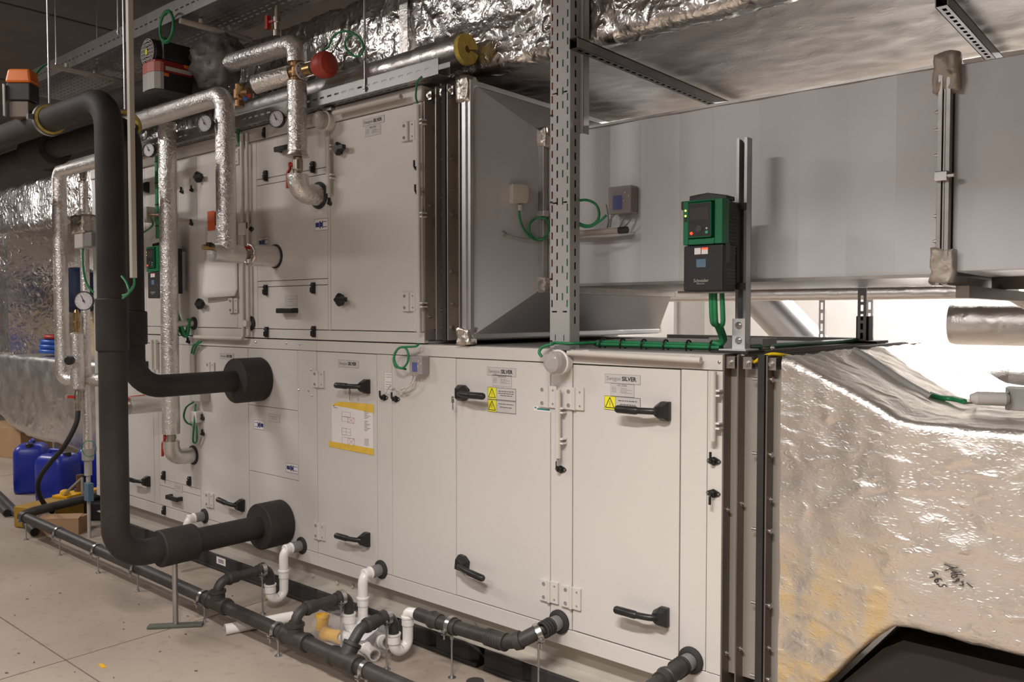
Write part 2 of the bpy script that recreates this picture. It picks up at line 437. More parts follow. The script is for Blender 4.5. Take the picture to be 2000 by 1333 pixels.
def b_knob():           # lobed turning knob of the upper doors
    m = MB(); vs = []; n = 24
    for y, s_ in ((0, .75), (-.014, .95), (-.03, 1.), (-.042, .7)):
        for k in range(n):
            a_ = 2*PI*k/n; r = (.030+.006*math.cos(4*a_))*s_; vs.append((r*math.cos(a_), y, r*math.sin(a_)))
    m.add(vs, [(i*n+k, i*n+(k+1) % n, (i+1)*n+(k+1) % n, (i+1)*n+k) for i in range(3) for k in range(n)], 0, True)
    m.add(vs[-n:], [tuple(range(n))])
    m.box(.018, .066, -.046, -.024, -.011, .012)
    return m
def b_hinge():
    m = MB().box(-.048, -.004, -.012, .002, -.045, .045).box(.004, .046, -.009, .002, -.045, .045).cyl((0, -.010, -.045), (0, -.010, .045), .008, seg=12)
    for z in (-.028, .028):
        m.lathe((-.026, -.012, z), (0, -1, 0), [(0, .008), (.002, .008), (.002, .005), (.0005, .005)], 12, m=1)
        m.lathe((.028, -.009, z), (0, -1, 0), [(0, .004), (.002, .004)], 10, m=1)
    return m
def b_clip():           # black toggle clip of the lift-out panels
    return MB().box(-.011, .011, -.016, .001, -.03, .03).box(-.008, .008, -.026, -.014, -.024, .004).cyl((-.012, -.012, .016), (.012, -.012, .016), .008, seg=10)
def b_pull():           # bow handle
    m = MB().box(-.075, -.055, -.03, .001, -.014, .014).box(.055, .075, -.03, .001, -.014, .014)
    return m.box(-.075, .075, -.045, -.027, -.015, .013)
def b_port():           # black pressure port with two ears and a spigot
    m = MB().prism([(-.028, 0, 0), (-.022, 0, -.007), (0, 0, -.016), (.022, 0, -.007), (.028, 0, 0), (.022, 0, .007), (0, 0, .016), (-.022, 0, .007)], (0, -.006, 0))
    m.cyl((0, -.004, 0), (0, -.022, 0), .011, .009, 12).tube(fillet([(0, -.018, 0), (0, -.03, .004), (0, -.03, .036)], .01), .005, 8)
    for x in (-.021, .021): m.lathe((x, -.006, 0), (0, -1, 0), [(0, .0045), (.002, .003)], 8, m=1)
    return m
def b_plug(): return MB().lathe((0, 0, 0), (0, -1, 0), [(0, .012), (.008, .012), (.011, .008), (.022, .006), (.022, .004)], 14).box(-.004, .004, -.018, -.006, .0, .03)
def b_key(): return MB().box(-.008, .008, -.0625, -.0605, -.03, -.012).box(-.0025, .0025, -.0625, -.0605, -.062, -.028).cyl((0, -.06, -.006), (0, -.066, -.006), .005, seg=10)
def b_screw(): return MB().lathe((0, 0, 0), (0, -1, 0), [(0, .006), (.003, .006), (.005, .003)], 10)
def handle(par, px, py, sx, rot=0):
    p = F(px, py); o = put('handle%d' % sx, b_handle(sx), 'black_plastic', 'handle', par, p, bevel=.002)
    if rot: o.rotation_euler = (0, rot, 0)
    return o
def knob(par, px, py): return put('knob', b_knob, 'black_plastic', 'handle', par, F(px, py), bevel=.002)
def hinge(par, px, py): return put('hinge', b_hinge, ['ahu_white', 'ink_grey'], 'hinge', par, F(px, py)+V((0, -.001, 0)), bevel=.0015)
def clip(par, px, py): return put('clip', b_clip, 'black_plastic', 'toggle_clip', par, F(px, py), bevel=.002)
def port(par, px, py, up=True): return put('port', b_port, ['black_plastic', 'screw'], 'pressure_port', par, F(px, py), rot=None if up else (0, PI, 0))
def plug(par, px, py): return put('plug', b_plug, 'black_plastic', 'hose_plug', par, F(px, py))
def key(par, px, py): return put('key', b_key, 'steel', 'key', par, F(px, py))
SY = -.0012
def sticker(name, par, x0, x1, z0, z1, bg='sticker', border='ink_grey', bw=.0012, extra=None, mats=()):
    """a printed label: sheet, thin border, printed marks"""
    m = MB().box(x0, x1, SY, -.0001, z0, z1); y = SY-.0003
    if border:
        for q in ((x0, x1, z0, z0+bw), (x0, x1, z1-bw, z1), (x0, x0+bw, z0, z1), (x1-bw, x1, z0, z1)): m.box(q[0], q[1], y, SY, q[2], q[3], 1)
    if extra: extra(m, y)
    return m.obj(name, [bg, border or 'ink_grey']+list(mats), par)
def lines(m, y, rows, mi):      # rows: (x0, x1, z, thickness) broken into word-like dashes
    for x0, x1, z, t in rows:
        x = x0
        while x < x1-.001:
            w = min(random.uniform(.006, .016), x1-x); m.box(x, x+w, y, SY, z-t/2, z+t/2, mi); x += w+.0025
def rect(px0, py0, px1, py1):   # label corners: left-top, right-bottom pixel to x0,x1,z0,z1
    a_, b_ = F(px0, py0), F(px1, py1)
    zt = a_.z; zb = b_.z
    return a_.x, b_.x, zb, zt
def nameplate(par, x0, z1, w, h=None):
    h = h or w*.222
    o = sticker('nameplate', par, x0, x0+w, z1-h, z1)
    y = SY-.0006
    text('lettering', 'Swegon', h*.46, (x0+w*.05, y, z1-h*.68), 'ink_grey', o, width=w*.40, bold=-.0012*w)
    text('lettering', 'SILVER', h*.46, (x0+w*.49, y, z1-h*.68), 'ink', o, width=w*.40, bold=.0035*w)
    return o
def datasheet(par, x0, x1, z0, z1, head):
    w = x1-x0; h = z1-z0
    def ex(m, y):
        lines(m, y, [(x0+.05*w, x0+.24*w, z1-h*k, .0022) for k in (.30, .42, .54, .66)], 1)
        lines(m, y, [(x0+.42*w, x0+(.9 if i % 2 else .7)*w, z1-h*k, .0022) for i, k in enumerate((.36, .48, .6, .7))], 1)
    o = sticker('data_label', par, x0, x1, z0, z1, bw=.0008, extra=ex)
    text('lettering', head, .0075, (x0+.3*w, SY-.0006, z1-.2*h), 'ink_grey', o, width=.4*w)
    return o
def warning(par, x0, x1, z0, z1, nl):
    w = x1-x0; h = z1-z0; xs = x0+w*.31
    def ex(m, y):
        m.box(x0+.0015, xs, y, SY, z0+.0015, z1-.0015, 2)
        m.box(xs, xs+.001, y-.0001, SY, z0, z1, 3)
        cx = (x0+xs)/2; s_ = (xs-x0)*.40; cz = z0+h*.16; th = h*.74; yy = y-.0003
        A, B, D = V((cx-s_, yy, cz)), V((cx+s_, yy, cz)), V((cx, yy, cz+th))
        for p, q in ((A, B), (B, D), (D, A)): m.bar(p, q, h*.055, .0006, up=(0, 1, 0), m=3)
        m.box(cx-h*.022, cx+h*.022, yy, y, cz+th*.24, cz+th*.62, 3); m.box(cx-h*.022, cx+h*.022, yy, y, cz+th*.10, cz+th*.17, 3)
        for k in range(nl):
            z = z1-h*(.28+.52*k/max(1, nl)); a_ = xs+w*.08+(.05*w if k == nl-1 else 0)
            lines(m, y, [(a_, x1-w*.08-(.05*w if k == nl-1 else 0), z, h*.055)], 1)
    return sticker('warning_label', par, x0, x1, z0, z1, border='ink', bw=.0016, extra=ex, mats=['warn_yellow', 'ink'])
def flowsign(par, px0, py0, px1, py1, flip=False):
    x0, x1, z0, z1 = rect(px0, py0, px1, py1)
    w, h = x1-x0, z1-z0; cz = (z0+z1)/2
    def ex(m, y):
        X = (lambda t: x1-w*t) if flip else (lambda t: x0+w*t)
        def bx(a_, b_, c, d, mi): m.box(min(X(a_), X(b_)), max(X(a_), X(b_)), y, SY, c, d, mi)
        bx(.06, .34, cz-h*.2, cz+h*.2, 1); bx(.36, .46, cz-h*.3, cz+h*.3, 1); bx(.56, .62, cz-h*.32, cz+h*.32, 1)
        for zz in (-.22, .22): bx(.6, .92, cz+h*zz-h*.03, cz+h*zz+h*.03, 1)
        m.lathe((X(.5), y+.0002, cz), (0, -1, 0), [(0, h*.2), (.0003, h*.2)], 14, m=1)
    return sticker('flow_label', par, x0, x1, z0, z1, bg='paper', border='ink_blue', bw=.0016, extra=ex)
def smalltag(par, px0, py0, px1, py1):
    x0, x1, z0, z1 = rect(px0, py0, px1, py1); w = x1-x0; h = z1-z0
    return sticker('small_label', par, x0, x1, z0, z1, bw=.001, extra=lambda m, y: lines(m, y, [(x0+w*.15, x1-w*.15, z1-h*.35, .003), (x0+w*.3, x1-w*.3, z1-h*.58, .003)], 1))

# ------------------------------------------------------------------ lower air handling unit
lu = T('air_handling_unit', 'long off-white lower air handling unit with panelled doors standing on black floor blocks', 'air handling unit', ((LX0+LX1)/2, DEP/2, LZ0))
MB().box(LX0+.01, LX1-.004, .028, DEP, LZ0+.01, LZ1-.004).obj('casing', 'ahu_white', lu)
MB().box(LX0, -3.708, -.001, .03, LZ1-.058, LZ1-.004).obj('top_rail', 'ahu_white', lu, bevel=.002)
MB().box(-3.706, LX1, -.001, .03, LZ1-.058, LZ1-.004).obj('top_rail', 'ahu_white', lu, bevel=.002)
MB().box(-3.706, LX1+.002, .03, DEP, LZ1-.004, LZ1).obj('roof_sheet', 'roof_grey', lu)
MB().box(-2.50, LX1, DEP-.05, DEP, LZ1+.0005, LZ1+.02).obj('rear_rail', 'ahu_white', lu)
MB().box(LX0, -3.708, -.001, .03, LZ0, .299).obj('bottom_rail', 'ahu_white', lu, bevel=.002)
MB().box(-3.706, LX1, -.001, .03, LZ0, .299).obj('bottom_rail', 'ahu_white', lu, bevel=.002)
zt, zb = 1.395, .301
def lp(name, x0, x1, z0=zb, z1=zt, g=G, bevel=.0015): return panel(MB(), x0, x1, z0, z1, g).obj(name, 'ahu_white', lu, bevel=bevel)
panel(MB(), -1.404, LX1+.002, zb, zt, .001, y=-.001).obj('corner_post', 'ahu_white', lu, bevel=.002)
lp('fixed_panel', -1.512, -1.404, g=.0015)
dA = lp('access_door', -2.004, -1.5115, g=.0038)
lp('mullion', -2.116, -2.004, g=.0012)
dB = lp('access_door', -2.663, -2.116, g=.0022)
lp('fixed_panel', -3.102, -2.663, g=.0012)
lp('mullion', -3.214, -3.102, g=.0012)
dC = lp('access_door', -3.707, -3.214, g=.0018)
lp('fixed_panel', -3.879, -3.709, g=.0008)
xc0, xc1 = -4.372, -3.879
za, zc = F(583, 803).z, F(583, 940).z
cv = lp('fixed_panel', xc0, xc1, za, zt, g=.0012); lp('fixed_panel', xc0, xc1, zc, za, g=.0012); lp('fixed_panel', xc0, xc1, zb, zc, g=.0012)
dD = lp('access_door', -4.93, -4.372, g=.0022)
zd = F(311, 935).z
lp('fixed_panel', -5.47, -4.93, zd, zt, g=.0012); dr = lp('lift_out_panel', -5.47, -4.93, zb, zd-.045, g=.002); lp('fixed_panel', -5.47, -4.93, zd-.045, zd, g=.0012)
lp('mullion', -5.54, -5.47, g=.001)
dE = lp('access_door', -6.05, -5.54, g=.003)
lp('fixed_panel', -6.45, -6.05, g=.0015)
# fittings on the doors
handle(dA, 1297, 803, -1); handle(dA, 1294, 1203, -1)
handle(dB, 908, 768, 1); handle(dB, 908, 1101, 1, rot=.12); key(dB, 903, 772)
handle(dC, 716, 755, -1); handle(dC, 716, 1053, -1); key(dC, 702, 757)
handle(dD, 473, 986, -1, rot=.1); handle(dE, 290, 940, -1); handle(dE, 286, 716, -1)
for d_, ps in ((dA, ((1124, 779), (1118, 1167))), (dB, ((1072, 775), (1075, 1155))), (dC, ((624, 741), (626, 1038)))):
    for p in ps: hinge(d_, *p)
hinge(dD, 411, 977); hinge(dD, 413, 722)
x0, x1, z0, z1 = rect(1182, 731, 1251, 752); nameplate(dA, x0, F(1182, 730).z, x1-x0)
x0, x1, z0, z1 = rect(1193, 750, 1239, 777); datasheet(dA, x0, x1, z0, F(1193, 749).z, 'FILTER')
x0, x1, z0, z1 = rect(1181, 773, 1251, 805); warning(dA, x0, x1, F(1181, 800).z, F(1181, 773).z, 2)
x0, x1, z0, z1 = rect(952, 717, 1008, 735); nameplate(dB, x0, z1, x1-x0)
x0, x1, z0, z1 = rect(962, 732, 1000, 757); datasheet(dB, x0, x1, z0, z1, 'VENTILATOR')
x0, x1, z0, z1 = rect(953, 756, 1008, 808); zm = F(953, 780).z; zq = F(953, 804).z
warning(dB, x0, x1, zm+.001, z1, 3); warning(dB, x0, x1, zq, zm-.001, 2)
x0, x1, z0, z1 = rect(661, 703, 701, 717); nameplate(dC, x0, z1, x1-x0)
x0, x1, z0, z1 = rect(430, 690, 457, 699); nameplate(dD, x0, z1, x1-x0)
x0, x1, z0, z1 = rect(751, 727, 766, 771); w_ = x1-x0
sticker('small_label', lu, x0, x1, z0, z1, bg='paper', extra=lambda m, y: lines(m, y, [(x0+.01, x1-.006, z1-.012*k, .003) for k in (1, 2, 4, 5, 6, 7)], 1))
x0, x1, z0, z1 = rect(1043, 793, 1076, 806)
sticker('small_label', lu, x0, x1, z0, z1, bg='paper', border=None, extra=lambda m, y: m.box(x0+.018, x1-.004, y, SY, z0+.006, z0+.013, 2).box(x0+.004, x0+.014, y, SY, z1-.01, z1-.004, 2), mats=['teal'])
flowsign(cv, 496, 820, 516, 841, True); flowsign(cv, 559, 904, 583, 927)
smalltag(cv, 525, 808, 547, 827); smalltag(dr, 341, 944, 357, 963)
put('pull', b_pull, 'black_plastic', 'handle', dr, F(346, 972), bevel=.004)
for p in ((322, 929), (372, 940), (323, 997)): clip(dr, *p)
for p in ((751, 777), (774, 780)): port(lu, *p)
port(lu, 1096, 917); port(lu, 1395, 901); port(lu, 1394, 964, False)
for p in ((398, 818), (398, 848), (370, 668)): plug(lu, *p)
for p in ((500, 669), (560, 671), (586, 673), (608, 723), (584, 762), (603, 764), (610, 773), (787, 677), (1405, 708)): put('screw', b_screw, 'screw', 'screw', lu, F(*p))
# steel base under the cabinet
bf = MB().box(LX0, -1.36, .075, .085, .105, .229).box(LX0, -1.36, .0, .085, .10, .106).box(LX0, -1.36, .04, .12, .222, .2285)
for p in ((613, 1124), (660, 1138), (690, 1145), (928, 1222)):
    q = F(*p, .075); bf.lathe((q.x, .075, q.z), (0, -1, 0), [(0, .012), (.008, .012), (.010, .006)], 10)
bf.box(-1.4, -1.36, .05, DEP, .10, .229).box(LX0, LX0+.04, .05, DEP, .10, .229).box(LX0, -1.36, DEP-.06, DEP, .10, .229)
bf.obj('base_frame', 'base_beige', lu)

# ------------------------------------------------------------------ upper air handling unit
uu = T('air_handling_unit', 'off-white upper air handling unit stacked on the lower unit under the foil ducts', 'air handling unit', ((UX0+UX1)/2, DEP/2, UZ0))
MB().box(UX0+.01, UX1-.004, .028, DEP, UZ0, UZ1-.01).obj('casing', 'ahu_white', uu)
MB().box(UX0, UX1, -.001, .03, UZ0+.001, 1.508).obj('bottom_rail', 'ahu_white', uu, bevel=.002)
MB().box(UX0, UX1, -.012, .06, 2.592, UZ1).obj('top_rail', 'ahu_white', uu, bevel=.006)
ub, ut = 1.51, 2.59
def up_(name, x0, x1, z0=ub, z1=ut, g=.0016): return panel(MB(), x0, x1, z0, z1, g).obj(name, 'ahu_white', uu, bevel=.0015)
panel(MB(), -2.941, UX1, ub, ut, .0008, y=-.008).obj('corner_post', 'ahu_white', uu, bevel=.006)
d1 = up_('access_door', -3.581, -2.941, g=.0026); up_('mullion', -3.603, -3.581, g=.0006)
zs = [F(510, 350).z, F(510, 362).z, F(510, 550).z, F(510, 561).z]
t1 = up_('lift_out_panel', -4.264, -3.603, zs[0], ut, .0018); up_('fixed_panel', -4.264, -3.603, zs[1], zs[0]); cm = up_('fixed_panel', -4.264, -3.603, zs[2], zs[1])
up_('fixed_panel', -4.264, -3.603, zs[3], zs[2]); t2 = up_('lift_out_panel', -4.264, -3.603, ub, zs[3], .0018)
up_('mullion', -4.48, -4.264, g=.0008); d2 = up_('access_door', -4.935, -4.48, g=.0024); up_('fixed_panel', -5.17, -4.935, g=.0008)
up_('fixed_panel', -5.62, -5.17, g=.0016); d3 = up_('access_door', -6.1, -5.62, g=.0022); up_('fixed_panel', -6.45, -6.1, g=.001)
knob(d1, 667, 292); knob(d1, 670, 586); knob(d2, 393, 347); knob(d2, 396, 594); key(d2, 389, 352)
handle(d3, 288, 367, -1)
for p in ((800, 257), (801, 590)): hinge(d1, *p)
hinge(d2, 458, 597); hinge(d2, 460, 308)
x0, x1, z0, z1 = rect(709, 233, 751, 244); zz = F(709, 234).z; nameplate(d1, x0, zz, x1-x0)
x0, x1, z0, z1 = rect(714, 244, 744, 262); datasheet(d1, x0, x1, z0, zz-.042, 'FILTER')
flowsign(cm, 615, 429, 641, 449); flowsign(cm, 505, 465, 525, 482); smalltag(t2, 557, 578, 581, 598)
put('pull', b_pull, 'black_plastic', 'handle', t2, F(567, 607), bevel=.004); put('pull', b_pull, 'black_plastic', 'handle', t1, F(563, 291), bevel=.004)
for p in ((521, 567), (614, 563), (523, 649), (615, 648)): clip(t2, *p)
for p in ((520, 260), (521, 344), (613, 327)): clip(t1, *p)
for p in ((357, 375), (376, 372), (376, 438), (646, 398)): plug(uu, *p)
port(uu, 491, 448); port(uu, 818, 330); port(uu, 820, 377)

# ------------------------------------------------------------------ black blocks under the base
def block(x0, x1):
    t = .1; m = MB(); n = max(1, round((x1-x0)/.34)); w = (x1-x0)/n
    m.box(x0, x1, -.012, .2, 0, .022)
    for k in range(n):
        a_, b_ = x0+k*w, x0+(k+1)*w
        m.prism([(a_+.006, -.010, .02), (b_-.045, -.010, .02), (b_-.03, .004, .02), (b_-.006, .02, .02), (b_-.006, .2, .02), (a_+.006, .2, .02)], (0, 0, .079))
    return m
bl = [(-5.95, -5.3), (-5.22, -4.08), (-4.02, -3.12), (-3.06, -2.53), (-2.49, -1.95), (-1.92, -1.4)]
bw = ['farthest, half behind the black riser', 'with white sticker, left of the first drain trap', 'behind the first two white drain traps', 'behind the third white drain trap', 'under the long black drain pipe', 'nearest, at the bottom edge of the picture']
for (x0, x1), w_ in zip(bl, bw):
    o = block(x0, x1).obj('support_block', 'block_black', label='black rubber floor block under the unit, '+w_, cat='block', group='black blocks under the air handling unit', bevel=.006)
    if 'sticker' in w_:
        p = at(432, 1097, y=-.011); k = MB().box(p.x-.052, p.x+.052, -.0125, -.0112, p.z-.022, p.z+.022)
        for i in range(3): k.box(p.x-.03, p.x+.03, -.0132, -.0125, p.z-.008+.008*i-.002, p.z-.008+.008*i+.002, 1)
        k.obj('sticker', ['paper', 'ink'], o, label='white printed sticker')
# ------------------------------------------------------------------ flanged connectors at the right ends of both units
def frame(mb, x0, x1, y0, y1, z0, z1, w, m=0):      # rectangular ring standing across x
    mb.box(x0, x1, y0, y0+w, z0, z1, m); mb.box(x0, x1, y1-w, y1, z0, z1, m)
    mb.box(x0, x1, y0+w, y1-w, z0, z0+w, m); mb.box(x0, x1, y0+w, y1-w, z1-w, z1, m)
def connector(label, xs, z0, z1, sheet, dark, xg, bolts):
    t = T('duct_connector', label, 'duct connector', ((xs[0]+xs[-1])/2, DEP/2, z0))
    MB().box(xs[0]+.001, xs[-1]-.001, .055, DEP-.055, z0+.05, z1-.05).obj('sleeve', sheet, t)
    for x in xs:
        m = MB(); frame(m, x-.0025, x+.0025, 0, DEP, z0, z1, .056); m.obj('flange', dark, t)
    m = MB(); frame(m, xg-.012, xg+.012, -.004, DEP+.004, z0-.002, z1+.002, .04); m.obj('gasket', 'black_rubber', t)
    for bz in bolts:
        hexbolt((xg+.016, .026, bz), (1, 0, 0), .011, .012).obj('bolt', 'screw', t)
        hexbolt((xg-.016, .024, bz), (-1, 0, 0), .006, .022).obj('bolt', 'screw', t)
    for k, x in enumerate(xs[:-1]):
        for bz in bolts[::2]: hexbolt((x+.003, .03, bz+.05+.03*k), (1, 0, 0), .005, .008).obj('bolt', 'screw', t)
    for x in (xs[0]+.02, xs[1]+.03, xg+.03):
        MB().box(x-.016, x+.016, .012, .04, z1-.05, z1-.008).lathe((x, .012, z1-.03), (0, -1, 0), [(0, .01), (.006, .01), (.006, .006), (.012, .006)], 10).obj('corner_bracket', 'galv_flange', t)
    return t
connector('beige flanged duct connector with black gasket between lower unit and crumpled foil duct', [-1.343, -1.290, -1.184, -1.128], LZ0+.02, LZ1, 'conn_sheet', 'conn_dark', -1.203,
          [at(1500, p, x=-1.19).z for p in (742, 888, 1036, 1180, 1322)])
connector('brown flanged duct connector with black gasket between upper unit and tapered duct', [-2.867, -2.79, -2.715, -2.640], 1.475, 2.645, 'conn_dark', 'conn_sheet', -2.735,
          [at(882, p, x=-2.71).z for p in (195, 308, 417, 530, 640)])
# yellow earth lead over the lower connector
tag(MB().tube(spline([at(1462, 712, y=.05), at(1475, 707, y=.03), at(1487, 699, y=.02), at(1507, 692, y=.04), at(1530, 694, y=.08), at(1545, 697, y=.2)]), .006, 8).obj('earth_cable', 'yellow_cable'), 'yellow earth cable looped over the flanges at lower unit corner', 'cable')

# ------------------------------------------------------------------ tapered duct and long rectangular sheet metal duct
YD = .32; xf = at(1064, 412, y=YD).x; zf1, zf0 = at(1064, 264, y=YD).z, at(1064, 560, y=YD).z; YB = 1.50
XT = -2.585
tr = T('tapered_duct', 'galvanised tapered duct narrowing from upper unit to the straight duct', 'duct', ((XT+xf)/2, .8, 1.49))
A = [V((XT, .01, 1.49)), V((XT, 1.65, 1.49)), V((XT, 1.65, 2.63)), V((XT, .01, 2.63))]
B = [V((xf, YD, zf0)), V((xf, YB, zf0)), V((xf, YB, zf1)), V((xf, YD, zf1))]
m = MB()
for i in range(4): j = (i+1) % 4; m.face(A[i], A[j], B[j], B[i])
m.obj('sheet', 'galv_bright', tr, solid=.002)
m = MB(); frame(m, XT-.028, XT-.004, -.012, 1.67, 1.478, 2.645, .032); frame(m, XT-.004, XT+.018, -.004, 1.665, 1.484, 2.638, .022); m.obj('flange', 'galv', tr, bevel=.002)
m = MB(); frame(m, xf-.016, xf+.016, YD-.03, YB+.03, zf0-.03, zf1+.03, .034); m.obj('flange', 'galv_flange', tr, bevel=.002)
def crumple(name, c, sx, sy, sz, mat, par, seed):
    m = MB(); n = 7; vs = []; fs = []
    bm = bmesh.new(); bmesh.ops.create_cube(bm, size=1); bmesh.ops.subdivide_edges(bm, edges=bm.edges[:], cuts=5, use_grid_fill=True)
    for v in bm.verts:
        p = V((v.co.x*sx, v.co.y*sy, v.co.z*sz)); d = noise.noise_vector(p*28+V((seed, 0, 0)))*.011; vs.append(V(c)+p+d)
    ix = {v: i for i, v in enumerate(bm.verts)}; fs = [[ix[v] for v in f.verts] for f in bm.faces]; bm.free()
    m.add(vs, fs, 0, True); return m.obj(name, mat, par)
crumple('foil_tape', (XT-.024, .015, 2.60), .075, .06, .11, 'tape_foil', tr, 1); crumple('foil_tape', (XT-.018, .01, 1.495), .07, .06, .075, 'tape_foil', tr, 2)
crumple('foil_tape', (xf, YD-.006, zf1-.01), .06, .055, .09, 'tape_foil', tr, 3); crumple('foil_tape', (xf, YD-.006, zf0+.01), .05, .05, .06, 'tape_tan', tr, 4)
p = at(1063, 418, y=YD-.03); MB().box(p.x-.02, p.x+.02, YD-.06, YD-.02, p.z-.014, p.z+.014).obj('clamp', 'steel', tr, bevel=.003)

rd = T('rectangular_duct', 'long galvanised rectangular duct with pleated side, behind the drive', 'duct', (-1.5, .9, zf0))
xe = at(1848, 330, y=YD).x; z1 = zf1-.002; z0 = zf0+.002
px = [1130, 1190, 1252, 1325, 1395, 1480, 1560, 1652, 1749, 1842]; X = [xf+.016]+[at(p, 400, y=YD).x for p in px]; X[-1] = xe-.016
m = MB(); ys = [YD+(.0 if i % 2 else .007) for i in range(len(X))]
for i in range(len(X)-1):
    m.face((X[i], ys[i], z0), (X[i+1], ys[i+1], z0), (X[i+1], ys[i+1], z1), (X[i], ys[i], z1))
m.obj('side_panel', 'galv_bright', rd, solid=.0015)
MB().box(xf+.016, xe-.016, YD+.012, YB, z0, z1).obj('body', 'galv', rd)
m = MB(); m.box(xf+.016, xe-.02, YD-.012, YD+.012, z0-.006, z0+.006); m.box(xf+.016, xe-.02, YD-.006, YD+.012, z1-.004, z1+.006); m.obj('edge_fold', 'galv_flange', rd)
m = MB()
for x in (xe-.013, xe+.011): frame(m, x-.007, x+.007, YD-.034, YB+.03, z0-.034, z1+.034, .036)
frame(m, xe-.001-.003, xe+.003, YD-.03, YB+.02, z0-.03, z1+.03, .03)
m.obj('flange', 'galv_flange', rd, bevel=.0015)
m = MB()
for p in (215, 250, 300, 420, 470): q = at(1852, p, y=YD-.03); m.lathe((xe-.02, YD-.02, q.z), (-1, 0, 0), [(0, .007), (.006, .007), (.006, .004), (.012, .004)], 8)
m.obj('bolt', 'screw', rd)
q = at(1858, 343, y=YD-.034); MB().box(xe-.024, xe+.016, YD-.05, YD-.03, q.z-.016, q.z+.016).cyl((xe+.012, YD-.042, q.z), (xe+.034, YD-.042, q.z), .008, seg=10).obj('clamp', 'steel', rd, bevel=.003)
crumple('paper_tape', (xe+.0, YD-.012, z1-.03), .075, .05, .12, 'tape_tan', rd, 7); crumple('paper_tape', (xe+.0, YD-.012, z0+.03), .07, .05, .11, 'tape_tan', rd, 8)
r2 = T('rectangular_duct', 'galvanised rectangular duct section right of the taped flange', 'duct', (0, .9, z0))
MB().box(xe+.02, 1.3, YD+.006, YB, z0+.012, z1-.004).obj('body', 'galv_bright', r2, bevel=.004)
MB().box(xe+.035, xe+.075, YD+.0, YB+.2, z0-.075, z0-.036).box(xe+.03, 1.3, .9, .94, z0-.035, z0+.011).obj('support_rail', 'conn_dark', r2)

# ------------------------------------------------------------------ big foil-wrapped ducts
od = T('foil_duct', 'huge crumpled foil-wrapped duct running overhead above both units', 'duct', (-3, .8, 2.7))
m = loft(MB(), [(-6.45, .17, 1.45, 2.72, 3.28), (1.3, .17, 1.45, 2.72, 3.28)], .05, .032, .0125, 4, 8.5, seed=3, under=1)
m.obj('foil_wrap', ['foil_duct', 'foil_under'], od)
m = MB()
for pxx in (792,):
    p = at(pxx, 80, y=.16); m.box(p.x-.03, p.x+.03, .146, 1.47, 2.70, 2.704).box(p.x-.03, p.x+.03, .146, .149, 2.72, 3.26)
m.obj('seam_tape', 'foil_smooth', od)
fd = T('foil_duct', 'crumpled foil-wrapped duct with handwritten numbers leaving the lower unit', 'duct', (-.3, .8, .25))
YF = -.085; q1, q2, q3, q4 = at(1750, 818, y=YF), at(1752, 1226, y=YF), at(1980, 842, y=YF), at(1980, 1284, y=YF)
SX, SZ = q1.x, q1.z
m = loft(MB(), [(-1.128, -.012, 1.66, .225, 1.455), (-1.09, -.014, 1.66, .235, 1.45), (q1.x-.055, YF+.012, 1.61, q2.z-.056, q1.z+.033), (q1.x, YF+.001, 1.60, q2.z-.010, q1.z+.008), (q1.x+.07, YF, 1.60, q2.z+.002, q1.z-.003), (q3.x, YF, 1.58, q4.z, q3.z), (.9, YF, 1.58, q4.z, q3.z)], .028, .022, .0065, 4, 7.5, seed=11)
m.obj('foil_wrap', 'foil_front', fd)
def stroke(m, pts, y, r=.0015):
    P_ = [at(1780+x*.075, 1070+y_*.075, y=y) for x, y_ in pts]; m.tube(spline(P_, 4), r, 6)
m = MB(); yy = YF-.008
for s_ in ([(850, 435), (1100, 525), (1215, 525)], [(870, 600), (1100, 530)], [(1015, 575), (1180, 645), (1300, 635)], [(1020, 690), (1180, 650)],
           [(1365, 740), (1300, 705), (1190, 700), (1060, 720), (1050, 775), (1110, 790), (1185, 760), (1180, 705)], [(1060, 890), (1150, 895), (1230, 860), (1240, 820), (1180, 850), (1150, 890)],
           [(1360, 900), (1300, 890), (1340, 940), (1340, 985), (1240, 975)], [(1435, 915), (1600, 1040)],
           [(690, 710), (640, 645), (540, 640), (600, 700), (590, 760), (470, 785)], [(795, 855), (740, 815), (640, 825), (600, 870), (640, 910), (690, 870), (660, 830)], [(650, 960), (720, 965)], [(930, 1020), (840, 970), (800, 1010), (740, 1020), (705, 985)]):
    stroke(m, s_, yy)
m.obj('handwriting', 'ink', fd)
tag(MB().prism([(-1.06, .03, 0), (-1.06, .03, .235), (SX-.06, .03, .535), (SX, .03, .577), (1.0, .03, .577), (1.0, .03, 0)], (0, 1.45, 0)).obj('sheet_duct', 'duct_dark'), 'dark bare sheet metal duct standing below the crumpled foil duct', 'duct')
# ------------------------------------------------------------------ slotted upright in front of the ducts
yp = .05; pa, pb = at(1075, 400, y=yp).x, at(1113, 400, y=yp).x; ys1 = at(1132, 400, x=pb).y
W = pb-pa; HZ = RZ-LZ1-.01
po = T('slotted_post', 'galvanised slotted upright post rising from the lower unit top to ceiling', 'post', ((pa+pb)/2, (yp+ys1)/2, LZ1))
holes = []; k = 0; z = .17
while z < HZ-.1:
    for c, off in ((.10, 0), (.36, .028), (.64, .028), (.88, 0)):
        if c == .64 and k % 5 in (1, 3): continue
        holes.append((W*c-.0035, W*c+.0035, round(z+off, 4), round(z+off+.03, 4)))
    if k % 8 == 0:
        holes += [(W*.10, W*.36, round(z-.022, 4), round(z-.016, 4)), (W*.64, W*.88, round(z-.022, 4), round(z-.016, 4))]
    z += .0565; k += 1
holes += [(W*.25, W*.29, .03, .055), (W*.70, W*.74, .03, .055)]
